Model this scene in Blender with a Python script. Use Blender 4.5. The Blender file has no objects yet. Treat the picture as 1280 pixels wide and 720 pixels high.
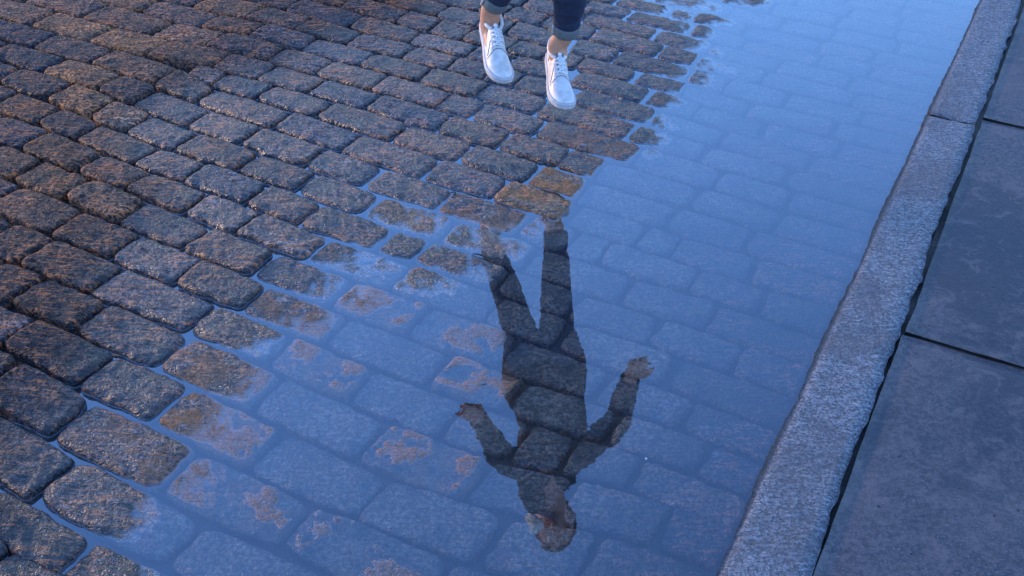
import bpy, bmesh, math, random
from mathutils import Vector, Matrix, noise, Quaternion
R = math.radians
SC = bpy.context.scene
COL = SC.collection
random.seed(11)

# ------------------------------------------------------------------ camera
cam_data = bpy.data.cameras.new("camera")
cam_data.sensor_width = 36.0
cam_data.lens = 37.68
cam_data.clip_start = 0.02
cam_data.clip_end = 2000.0
cam = bpy.data.objects.new("camera", cam_data)
COL.objects.link(cam)
PITCH, ROLL = R(36.05), R(-1.2493)
cr, sr, cp, sp = math.cos(ROLL), math.sin(ROLL), math.cos(PITCH), math.sin(PITCH)
right = Vector((cr, -sr * sp, -sr * cp))
up = Vector((sr, cr * sp, cr * cp))
back = -Vector((0, cp, -sp))
cam.matrix_world = Matrix(((right.x, up.x, back.x, 0.0), (right.y, up.y, back.y, 0.0),
                           (right.z, up.z, back.z, 1.65), (0, 0, 0, 1)))
SC.camera = cam

# ------------------------------------------------------------------ light
SUN_EL, SUN_AZ = R(7.0), R(-60.0)          # azimuth clockwise from +Y: low in the upper left
world = bpy.data.worlds.new("World")
SC.world = world
world.use_nodes = True
nt = world.node_tree
nt.nodes.clear()
sky = nt.nodes.new("ShaderNodeTexSky")
sky.sky_type = 'NISHITA'
sky.sun_disc = False
sky.sun_elevation = SUN_EL
sky.sun_rotation = SUN_AZ
sky.ozone_density = 4.0
sky.air_density = 1.3
sky.dust_density = 0.3
bgn = nt.nodes.new("ShaderNodeBackground")
bgn.inputs[1].default_value = 0.15
wo = nt.nodes.new("ShaderNodeOutputWorld")
tint = nt.nodes.new("ShaderNodeMix"); tint.data_type = 'RGBA'; tint.blend_type = 'MULTIPLY'
tint.inputs[0].default_value = 1.0
tint.inputs[7].default_value = (0.92, 0.90, 1.22, 1)      # cool white balance of the photograph
nt.links.new(sky.outputs[0], tint.inputs[6])
nt.links.new(tint.outputs[2], bgn.inputs[0])
nt.links.new(bgn.outputs[0], wo.inputs[0])
sun_d = bpy.data.lights.new("sun", 'SUN')
sun_d.energy = 0.5
sun_d.angle = R(9.0)
sun_d.color = (1.0, 0.66, 0.42)
sun = bpy.data.objects.new("sun", sun_d)
COL.objects.link(sun)
sdir = Vector((math.sin(SUN_AZ) * math.cos(SUN_EL), math.cos(SUN_AZ) * math.cos(SUN_EL), math.sin(SUN_EL)))
sun.rotation_euler = sdir.to_track_quat('Z', 'Y').to_euler()
sun.location = sdir * 30
SC.view_settings.view_transform = 'Standard'
SC.view_settings.look = 'None'
SC.view_settings.exposure = 2.35
SC.view_settings.gamma = 1.0
SC.render.engine = 'CYCLES'
SC.cycles.max_bounces = 8
SC.cycles.transparent_max_bounces = 16

# ------------------------------------------------------------------ helpers
KD = Vector((0.451835, 0.892101))           # along the kerb
KN = Vector((-0.892101, 0.451835))          # across the road, away from the kerb

def ground(s, t, z=0.0):
    p = KN * s + KD * t
    return Vector((p.x, p.y, z))

def fbm(p, o=4, h=0.6):
    return noise.fractal(p, h, 2.1, o)

def link_bm(name, bm, mat=None, parent=None, smooth=True):
    me = bpy.data.meshes.new(name)
    bm.to_mesh(me)
    bm.free()
    if smooth:
        for p in me.polygons:
            p.use_smooth = True
    if mat:
        me.materials.append(mat)
    o = bpy.data.objects.new(name, me)
    COL.objects.link(o)
    if parent:
        o.parent = parent
    return o

def link_data(name, verts, faces, mat=None, parent=None, smooth=True):
    me = bpy.data.meshes.new(name)
    me.from_pydata(verts, [], faces)
    if smooth:
        me.polygons.foreach_set("use_smooth", [True] * len(me.polygons))
    me.update()
    if mat:
        me.materials.append(mat)
    o = bpy.data.objects.new(name, me)
    COL.objects.link(o)
    if parent:
        o.parent = parent
    return o

def tag(o, label=None, cat=None, kind=None, group=None):
    if label: o["label"] = label
    if cat: o["category"] = cat
    if kind: o["kind"] = kind
    if group: o["group"] = group
    return o

def empty(name, loc=(0, 0, 0)):
    o = bpy.data.objects.new(name, None)
    o.location = loc
    o.empty_display_size = 0.1
    COL.objects.link(o)
    return o

class NT:
    """tiny node-graph helper"""
    def __init__(self, name):
        self.m = bpy.data.materials.new(name)
        self.m.use_nodes = True
        self.t = self.m.node_tree
        self.t.nodes.clear()
        self.out = self.t.nodes.new("ShaderNodeOutputMaterial")
    def n(self, typ, **kw):
        nd = self.t.nodes.new("ShaderNode" + typ)
        for k, v in kw.items():
            if k.startswith("i_"):
                key = k[2:]
                key = int(key) if key.isdigit() else key.replace("_", " ")
                self.set(nd.inputs[key], v)
            else:
                setattr(nd, k, v)
        return nd
    def set(self, sock, v):
        if hasattr(v, "is_output") or isinstance(v, bpy.types.NodeSocket):
            self.t.links.new(v, sock)
        else:
            sock.default_value = v
    def math(self, op, a, b=0.0, c=0.0, clamp=False):
        nd = self.n("Math", operation=op, use_clamp=clamp)
        for i, v in enumerate((a, b, c)):
            self.set(nd.inputs[i], v)
        return nd.outputs[0]
    def noise(self, vec, scale, detail=4.0, rough=0.55, dist=0.0):
        nd = self.n("TexNoise", i_Scale=scale, i_Detail=detail, i_Roughness=rough, i_Distortion=dist)
        self.set(nd.inputs["Vector"], vec)
        return nd.outputs["Fac"]
    def mix(self, f, a, b, blend='MIX'):
        nd = self.n("Mix", data_type='RGBA', blend_type=blend)
        self.set(nd.inputs[0], f); self.set(nd.inputs[6], a); self.set(nd.inputs[7], b)
        return nd.outputs[2]
    def ramp(self, f, lo, hi):
        nd = self.n("MapRange", clamp=True, interpolation_type='SMOOTHSTEP')
        self.set(nd.inputs[0], f); nd.inputs[1].default_value = lo; nd.inputs[2].default_value = hi
        return nd.outputs[0]
    def mapping(self, vec, rot=(0, 0, 0), scale=(1, 1, 1), loc=None):
        nd = self.n("Mapping")
        self.set(nd.inputs[0], vec)
        nd.inputs[2].default_value = rot; nd.inputs[3].default_value = scale
        if loc is not None: self.set(nd.inputs[1], loc)
        return nd.outputs[0]
    def bump(self, h, strength, dist, normal=None):
        nd = self.n("Bump", i_Strength=strength, i_Distance=dist)
        self.set(nd.inputs["Height"], h)
        if normal is not None: self.set(nd.inputs["Normal"], normal)
        return nd.outputs[0]
    def pos(self):
        return self.n("NewGeometry").outputs["Position"]
    def finish(self, shader):
        self.t.links.new(shader, self.out.inputs[0])
        return self.m

def principled(g, color, rough, normal=None, **kw):
    p = g.n("BsdfPrincipled")
    g.set(p.inputs["Base Color"], color)
    g.set(p.inputs["Roughness"], rough)
    if normal is not None: g.set(p.inputs["Normal"], normal)
    for k, v in kw.items():
        g.set(p.inputs[k.replace("_", " ")], v)
    return p.outputs[0]

# ------------------------------------------------------------------ materials
def reflectance(g, nrm):
    """Schlick reflectance of the water, the same from above and from below the sheet"""
    ge = g.n("NewGeometry")
    dp = g.n("VectorMath", operation='DOT_PRODUCT'); g.set(dp.inputs[0], ge.outputs["Incoming"]); g.set(dp.inputs[1], nrm)
    graze = g.math('POWER', g.math('SUBTRACT', 1.0, g.math('ABSOLUTE', dp.outputs["Value"]), clamp=True), 2.2)
    return g.math('MULTIPLY_ADD', graze, 0.68, 0.14, clamp=True)

def mat_cobble(per_object=True):
    g = NT("wet_granite_setts" if per_object else "wet_granite_setts_far")
    pos = g.pos()
    oi = g.n("ObjectInfo")
    loc = g.n("VectorMath", operation='SCALE'); loc.inputs[0].default_value = (7.3, 3.1, 5.7)
    g.set(loc.inputs[3], oi.outputs["Random"])
    vec = g.mapping(pos, loc=loc.outputs[0])
    # cleft grain runs obliquely over the stones
    str_ = g.mapping(vec, rot=(0, 0, R(-38)), scale=(0.6, 4.0, 1.0))
    n1 = g.noise(str_, 30, 3, 0.62, 0.8)
    rg_ = g.n("TexNoise", noise_type='RIDGED_MULTIFRACTAL', normalize=True, i_Scale=16.0, i_Detail=5.0, i_Roughness=0.62, i_Distortion=0.5)
    g.set(rg_.inputs['Vector'], str_)
    ridge = rg_.outputs['Fac']  # stone's own hue plus the upper-left orange glow, painted into the colour
    n2 = g.noise(vec, 95, 3, 0.65)
    n3 = g.noise(vec, 9, 3, 0.5)
    speck = g.noise(vec, 210, 2, 0.6)
    col = oi.outputs["Color"] if per_object else (0.08, 0.078, 0.085, 1)
    a = g.mix(g.ramp(n2, 0.40, 0.62), (0.22, 0.22, 0.26, 1), (2.5, 2.45, 2.5, 1))
    base = g.mix(1.0, col, a, 'MULTIPLY')
    base = g.mix(1.0, base, g.mix(g.ramp(n3, 0.38, 0.62), (0.62, 0.62, 0.64, 1), (1.35, 1.33, 1.33, 1)), 'MULTIPLY')
    # warm glow reflected on the ridges, painted in as orange grain
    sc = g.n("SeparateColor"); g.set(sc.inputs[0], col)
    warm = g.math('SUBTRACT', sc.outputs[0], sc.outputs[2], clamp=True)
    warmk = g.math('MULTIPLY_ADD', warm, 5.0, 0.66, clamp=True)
    glow_grain = g.math('MULTIPLY', g.math('MULTIPLY', g.ramp(n1, 0.50, 0.57), g.math('MULTIPLY', g.ramp(n2, 0.38, 0.55), g.ramp(n3, 0.30, 0.62))), warmk)
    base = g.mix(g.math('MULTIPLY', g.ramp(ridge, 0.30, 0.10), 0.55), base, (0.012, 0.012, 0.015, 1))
    base = g.mix(glow_grain, base, (0.78, 0.22, 0.06, 1))
    # dark clefts following the grain
    base = g.mix(g.math('MULTIPLY', g.ramp(n1, 0.46, 0.38), 0.75), base, (0.018, 0.018, 0.024, 1))
    base = g.mix(g.math('MULTIPLY', g.ramp(speck, 0.60, 0.70), 0.4), base, (0.40, 0.39, 0.42, 1))
    base = g.mix(g.math('MULTIPLY', g.ramp(speck, 0.40, 0.32), 0.6), base, (0.02, 0.02, 0.024, 1))
    # fine pale silt settled on the stones that lie under water
    zz = g.n("SeparateXYZ"); g.set(zz.inputs[0], pos)
    sub = g.ramp(g.math('ADD', zz.outputs[2], g.math('MULTIPLY', g.math('SUBTRACT', n3, 0.5), 0.008)), 0.0015, -0.003)
    siltc = g.mix(g.ramp(n2, 0.40, 0.66), (0.14, 0.105, 0.075, 1), (0.54, 0.42, 0.31, 1))
    siltc = g.mix(g.ramp(n3, 0.40, 0.60), g.mix(0.6, siltc, (0.06, 0.055, 0.055, 1)), siltc)
    deep = g.ramp(zz.outputs[2], -0.020, -0.009)
    base = g.mix(g.math('MULTIPLY', sub, g.math('MULTIPLY', deep, 0.8)), base, siltc)
    # pale sandy silt lying on some stones
    pn = g.noise(vec, 13, 2, 0.5, 0.8)
    patch = g.math('MULTIPLY', g.ramp(pn, 0.46, 0.56), oi.outputs["Alpha"] if per_object else 0.0)
    patch = g.math('MULTIPLY', patch, g.math('MULTIPLY_ADD', n2, 1.6, 0.5, clamp=True))
    patch = g.math('MULTIPLY', patch, 0.8, clamp=True)
    crest = g.math('MULTIPLY', g.ramp(g.math('ADD', zz.outputs[2], g.math('MULTIPLY', g.math('SUBTRACT', n2, 0.5), 0.004)), -0.0022, 0.0006), g.math('MULTIPLY', oi.outputs["Alpha"], 1.5, clamp=True) if per_object else 0.0)
    crest = g.math('MULTIPLY', crest, g.ramp(zz.outputs[2], 0.0042, 0.0022))
    patch = g.math('MAXIMUM', g.math('MULTIPLY', patch, 0.8), g.math('MULTIPLY', crest, g.ramp(n2, 0.30, 0.55)))
    patch = g.math('MULTIPLY', patch, 1.35, clamp=True)
    base = g.mix(patch, base, (0.62, 0.26, 0.105, 1))
    h = g.math('ADD', g.math('ADD', g.math('MULTIPLY', n1, 1.1), g.math('MULTIPLY', ridge, 0.5)), g.math('MULTIPLY', n2, 0.3))
    nrm = g.bump(h, 1.0, 0.015)
    nrm = g.bump(n2, 1.0, 0.007, nrm)
    nrm = g.bump(speck, 0.6, 0.002, nrm)
    # stones are darker and glossier in the damp band just above the water
    wet = g.ramp(zz.outputs[2], 0.006, 0.001)
    base = g.mix(g.math('MULTIPLY', wet, g.math('SUBTRACT', 0.35, g.math('MULTIPLY', sub, 0.35), clamp=True)), base, (0.02, 0.02, 0.024, 1))
    damp = g.ramp(zz.outputs[2], 0.040, 0.014)       # stones further up the camber have dried
    rough = g.math('ADD', g.math('MULTIPLY_ADD', n3, 0.42, 0.16), g.math('MULTIPLY_ADD', damp, -0.25, 0.25))
    rough = g.math('ADD', rough, g.math('MULTIPLY', patch, 0.5), clamp=True)
    spec = g.math('MULTIPLY', g.math('MULTIPLY_ADD', damp, 0.62, 0.20), g.math('SUBTRACT', 1.0, g.math('MULTIPLY', patch, 0.9), clamp=True))
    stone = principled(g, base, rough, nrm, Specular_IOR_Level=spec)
    # a film of water creeps up over the stone just above the waterline
    film = g.ramp(g.math('ADD', zz.outputs[2], g.math('MULTIPLY', g.math('SUBTRACT', n2, 0.5), 0.0035)), 0.0042, 0.0002)
    film = g.math('MULTIPLY', film, g.ramp(zz.outputs[2], -0.0007, 0.0))
    true_n = g.n("CombineXYZ", i_2=1.0).outputs[0]        # the film lies level
    gl = g.n("BsdfGlossy", i_Color=(0.94, 0.97, 1, 1), i_Roughness=0.10); g.set(gl.inputs["Normal"], true_n)
    mx = g.n("MixShader"); g.set(mx.inputs[0], g.math('MULTIPLY', film, reflectance(g, true_n)))
    g.t.links.new(stone, mx.inputs[1]); g.t.links.new(gl.outputs[0], mx.inputs[2])
    return g.finish(mx.outputs[0])

def mat_grout(name="wet_dark_joint_sand", soil=False):
    g = NT(name)
    pos = g.pos()
    n1 = g.noise(pos, 70, 6, 0.7); n2 = g.noise(pos, 420, 3, 0.7); n3 = g.noise(pos, 4, 3, 0.5)
    c = g.mix(g.ramp(n1, 0.35, 0.7), (0.006, 0.0055, 0.006, 1), (0.032, 0.025, 0.021, 1))
    c = g.mix(g.math('MULTIPLY', g.ramp(n3, 0.55, 0.7), 0.5), c, (0.10, 0.055, 0.032, 1))
    c = g.mix(g.math('MULTIPLY', g.ramp(n2, 0.66, 0.74), 0.6), c, (0.25, 0.24, 0.24, 1))
    if soil:
        c = g.mix(0.7, c, g.mix(n1, (0.03, 0.024, 0.022, 1), (0.12, 0.085, 0.07, 1)))
    else:                                            # silt settled in the joints under water
        zz = g.n("SeparateXYZ"); g.set(zz.inputs[0], pos)
        c = g.mix(g.math('MULTIPLY', g.ramp(zz.outputs[2], 0.001, -0.006), 0.75), c, (0.15, 0.115, 0.085, 1))
    nrm = g.bump(g.math('ADD', n1, g.math('MULTIPLY', n2, 0.4)), 0.9, 0.008)
    return g.finish(principled(g, c, 0.42, nrm))

def mat_pebble():
    g = NT("loose_grit")
    oi = g.n("NewGeometry")
    c = g.mix(oi.outputs["Random Per Island"], (0.03, 0.028, 0.03, 1), (0.20, 0.17, 0.15, 1))
    return g.finish(principled(g, c, 0.4))

def mat_kerb():
    g = NT("rough_granite_kerb")
    pos = g.pos()
    v2 = g.mapping(pos, rot=(0, 0, R(-14)), scale=(0.55, 1.6, 1))
    n1 = g.noise(v2, 88, 3, 0.65, 0.6); n2 = g.noise(pos, 175, 3, 0.7); n3 = g.noise(pos, 5, 4, 0.55)
    n4 = g.noise(pos, 230, 2, 0.6)
    c = g.mix(g.ramp(n2, 0.32, 0.68), (0.09, 0.09, 0.105, 1), (0.46, 0.45, 0.46, 1))
    c = g.mix(g.math('MULTIPLY', g.ramp(n1, 0.52, 0.40), 0.55), c, (0.075, 0.08, 0.095, 1))
    c = g.mix(g.math('MULTIPLY', g.ramp(n1, 0.58, 0.72), 0.6), c, (0.62, 0.61, 0.62, 1))
    c = g.mix(g.math('MULTIPLY', g.ramp(n4, 0.40, 0.32), 0.85), c, (0.03, 0.03, 0.035, 1))
    c = g.mix(g.math('MULTIPLY', g.ramp(n3, 0.48, 0.62), 0.45), c, (0.13, 0.115, 0.12, 1))
    # orange-brown tint along the arris over the gutter
    dt = g.n("VectorMath", operation='DOT_PRODUCT'); g.set(dt.inputs[0], pos)
    dt.inputs[1].default_value = (KN.x, KN.y, 0)
    edge = g.ramp(g.math('ADD', dt.outputs["Value"], g.math('MULTIPLY', n1, 0.022)), 0.232, 0.246)
    c = g.mix(g.math('MULTIPLY', edge, 0.8), c, (0.24, 0.11, 0.065, 1))
    nrm = g.bump(g.math('ADD', n1, g.math('MULTIPLY', n2, 0.6)), 1.0, 0.012)
    return g.finish(principled(g, c, 0.62, nrm))

def mat_slab():
    g = NT("smooth_bluestone_paving")
    pos = g.pos()
    n1 = g.noise(pos, 3.2, 5, 0.6); n2 = g.noise(pos, 75, 3, 0.65); n3 = g.noise(pos, 210, 2, 0.6)
    n5 = g.noise(g.mapping(pos, rot=(0, 0, R(12)), scale=(1, 2.5, 1)), 14, 5, 0.6)
    c = g.mix(g.ramp(n1, 0.30, 0.72), (0.048, 0.044, 0.050, 1), (0.120, 0.098, 0.094, 1))
    c = g.mix(g.math('MULTIPLY', g.ramp(n2, 0.42, 0.60), 0.6), c, (0.165, 0.128, 0.120, 1))
    c = g.mix(g.math('MULTIPLY', g.ramp(n5, 0.52, 0.72), 0.4), c, (0.055, 0.06, 0.072, 1))
    c = g.mix(g.math('MULTIPLY', g.ramp(n3, 0.56, 0.68), 0.5), c, (0.26, 0.25, 0.26, 1))
    n6 = g.noise(pos, 1.3, 6, 0.65, 0.8); n7 = g.noise(pos, 18, 6, 0.75, 0.6)
    c = g.mix(g.math('MULTIPLY', g.ramp(n6, 0.48, 0.58), 0.7), c, (0.038, 0.042, 0.052, 1))
    c = g.mix(g.math('MULTIPLY', g.ramp(n7, 0.50, 0.64), 0.55), c, (0.20, 0.15, 0.14, 1))
    pit = g.ramp(g.noise(pos, 42, 1, 0.5), 0.27, 0.23)
    c = g.mix(g.math('MULTIPLY', pit, 0.85), c, (0.02, 0.02, 0.025, 1))
    h = g.math('SUBTRACT', g.math('ADD', g.math('MULTIPLY', n2, 0.5), g.math('MULTIPLY', n3, 0.3)), pit)
    nrm = g.bump(h, 0.5, 0.003)
    return g.finish(principled(g, c, g.math('MULTIPLY_ADD', n1, 0.3, 0.38), nrm))

def mat_water():
    g = NT("puddle_water")
    pos = g.pos()
    rip = g.noise(g.mapping(pos, rot=(0, 0, R(20)), scale=(1, 2.0, 1)), 3.5, 3, 0.5)
    nrm = g.bump(rip, 0.10, 0.006)
    fac = reflectance(g, nrm)
    gl = g.n("BsdfGlossy", i_Color=(0.94, 0.97, 1, 1), i_Roughness=0.015); g.set(gl.inputs["Normal"], nrm)
    tr = g.n("BsdfTransparent", i_Color=(0.90, 0.92, 0.93, 1))
    df = g.n("BsdfDiffuse", i_Color=(0.11, 0.11, 0.12, 1))
    murk = g.n("MixShader", i_0=0.12)
    g.t.links.new(tr.outputs[0], murk.inputs[1]); g.t.links.new(df.outputs[0], murk.inputs[2])
    mx = g.n("MixShader"); g.set(mx.inputs[0], fac)
    g.t.links.new(murk.outputs[0], mx.inputs[1]); g.t.links.new(gl.outputs[0], mx.inputs[2])
    return g.finish(mx.outputs[0])

def simple(name, c1, c2, scale=200, rough=0.6, bump=0.3, dist=0.002, stretch=(1, 1, 1), **kw):
    g = NT(name)
    tc = g.n("TexCoord").outputs["Object"]
    v = g.mapping(tc, scale=stretch)
    n1 = g.noise(v, scale, 4, 0.6)
    c = g.mix(g.ramp(n1, 0.35, 0.65), (*c1, 1), (*c2, 1))
    return g.finish(principled(g, c, rough, g.bump(n1, bump, dist), **kw))

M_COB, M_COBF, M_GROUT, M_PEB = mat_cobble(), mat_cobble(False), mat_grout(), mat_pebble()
M_SOIL = mat_grout("paving_joint_soil", True)
M_KERB, M_SLAB, M_WATER = mat_kerb(), mat_slab(), mat_water()
M_SKIN = simple("skin", (0.56, 0.27, 0.16), (0.64, 0.33, 0.21), 60, 0.5, 0.1, 0.001, Subsurface_Weight=0.08)
M_JEAN = simple("dark_denim", (0.010, 0.018, 0.048), (0.026, 0.042, 0.095), 300, 0.85, 0.5, 0.002, (1, 1, 0.25))
M_CUFF = simple("turned_up_denim", (0.10, 0.125, 0.14), (0.20, 0.23, 0.24), 340, 0.9, 0.6, 0.002)
M_SEAM = simple("cuff_stitching", (0.42, 0.44, 0.45), (0.55, 0.56, 0.56), 300, 0.8)
M_COAT = simple("charcoal_wool", (0.040, 0.033, 0.026), (0.085, 0.070, 0.054), 90, 0.95, 0.6, 0.004)
M_SCARF = simple("dark_scarf_wool", (0.026, 0.022, 0.020), (0.050, 0.044, 0.040), 120, 0.95, 0.6, 0.004)
M_HAIR = simple("dark_brown_hair", (0.02, 0.011, 0.007), (0.06, 0.032, 0.02), 160, 0.5, 0.8, 0.004, (1, 1, 0.15))
M_SHOE = simple("white_leather", (0.70, 0.65, 0.60), (0.90, 0.85, 0.80), 45, 0.42, 0.25, 0.0012)
M_SOLE = simple("white_rubber_sole", (0.50, 0.49, 0.50), (0.62, 0.61, 0.61), 90, 0.5, 0.2, 0.001)
M_TONGUE = simple("pale_grey_tongue", (0.16, 0.18, 0.24), (0.26, 0.28, 0.34), 160, 0.6)
M_LACE = simple("white_cotton_lace", (0.84, 0.82, 0.80), (0.90, 0.88, 0.86), 500, 0.85, 0.5, 0.001)
M_STITCH = simple("grey_blue_seam", (0.16, 0.19, 0.28), (0.24, 0.28, 0.38), 300, 0.7)
M_DARK = simple("dark_lining", (0.05, 0.055, 0.07), (0.09, 0.095, 0.11), 200, 0.9)
M_CLOTH = simple("white_cotton", (0.86, 0.84, 0.80), (0.92, 0.90, 0.86), 200, 0.9)
M_LIP = simple("lips", (0.38, 0.13, 0.11), (0.44, 0.17, 0.14), 80, 0.45)
M_EYE = simple("eye_white", (0.7, 0.7, 0.7), (0.8, 0.8, 0.8), 50, 0.2)
M_IRIS = simple("dark_iris", (0.02, 0.012, 0.01), (0.04, 0.02, 0.015), 50, 0.15)
M_LEAF = simple("dry_leaf", (0.42, 0.20, 0.10), (0.58, 0.30, 0.17), 150, 0.7)
M_OUT = simple("dark_outsole", (0.035, 0.03, 0.028), (0.06, 0.052, 0.048), 150, 0.7)
M_TWIG = simple("wet_twig", (0.02, 0.014, 0.012), (0.05, 0.035, 0.03), 200, 0.5)
M_QUARTZ = simple("white_quartz", (0.62, 0.62, 0.64), (0.78, 0.78, 0.78), 200, 0.4)

# ------------------------------------------------------------------ tables
# HEIGHTS: surveyed levels (across, along, height) of the sett tops over the water line
# STONES: corner coordinates (across, along) x 4, then seen / warm / tone / silt digits
HEIGHTS = [[1.196,4.268,0.001],[1.183,3.978,0.001],[1.09,3.76,0.001],[1.084,3.439,0.001],[1.053,3.237,0.001],[1.129,2.271,0.001],[1.296,2.178,0.001],[1.311,2.01,0.001],[1.308,1.886,0.001],[1.359,1.777,0.001],[1.401,1.696,0.001],[1.463,1.551,0.001],[1.437,1.428,0.001],[1.526,1.314,0.001],[1.463,1.225,0.001],[1.476,1.103,0.001],[1.373,1.053,0.001],[1.432,0.945,0.001],[1.273,0.89,0.001],[1.231,0.805,0.001],[1.07,3.024,0.0035],[1.032,2.828,0.0035],[1.111,2.696,0.0035],[1.083,2.52,0.0035],[1.096,2.411,0.0035],[1.326,2.945,0.0085],[1.318,2.638,0.0085],[1.333,2.407,0.0085],[1.333,3.222,0.0085],[1.343,3.615,0.0085],[1.923,3.742,0.0155],[1.91,3.204,0.0155],[1.967,2.859,0.0155],[2.238,2.856,0.0155],[2.307,2.455,0.0155],[2.327,2.28,0.0155],[2.142,2.033,0.0155],[1.9,1.841,0.0155],[1.799,1.805,0.0155],[1.73,1.552,0.0155],[1.573,1.32,0.0155],[1.564,1.17,0.0155],[1.496,0.986,0.0155],[1.41,0.839,0.0155],[3.44,2.493,0.038],[2.713,1.852,0.038],[2.208,1.407,0.038],[1.837,1.08,0.038],[1.571,0.845,0.038],[3.429,2.967,0.038],[2.785,2.321,0.038],[2.253,1.789,0.038],[1.921,1.299,0.038],[2.928,3.259,0.038],[2.506,3.505,0.038],[2.62,2.88,0.038],[3.341,1.498,0.038],[4.575,2.3,0.038],[2.305,0.825,0.038],[4.902,3.305,0.038],[6.559,4.074,0.038],[3.6,4.083,0.038],[5.896,1.53,0.038],[3.843,0.712,0.038],[2.267,0.33,0.038],[1.437,0.398,0.038],[0.325,4.776,-0.02],[0.287,3.672,-0.02],[0.28,2.997,-0.02],[0.284,2.516,-0.02],[0.279,2.098,-0.02],[0.261,1.711,-0.02],[0.26,1.395,-0.02],[0.246,1.179,-0.02],[1.082,5.031,-0.02],[0.541,5.912,-0.02],[0.62,2.508,-0.017],[0.857,3.211,-0.017],[0.912,3.95,-0.017],[0.575,3.177,-0.017],[0.458,2.507,-0.017],[0.678,2.057,-0.01],[0.618,1.464,-0.01],[0.506,1.633,-0.01],[0.5,1.287,-0.01],[1.069,1.768,-0.006],[1.079,1.496,-0.006],[1.06,1.223,-0.006],[0.873,1.433,-0.006],[0.904,1.113,-0.006],[1.122,1.041,-0.006],[0.823,1.636,-0.006],[0.944,2.327,-0.006],[0.973,2.465,-0.006],[0.992,2.609,-0.006],[0.96,2.753,-0.006],[1.321,1.259,-0.004],[1.191,1.126,-0.004],[1.254,0.958,-0.004],[1.331,1.503,-0.004],[1.309,1.355,-0.004],[1.293,1.681,-0.004],[2.802,4.277,0.02],[2.722,4.916,0.02],[0.618,0.838,-0.01],[0.853,0.711,-0.01],[2.048,5.011,0.004]]
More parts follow.
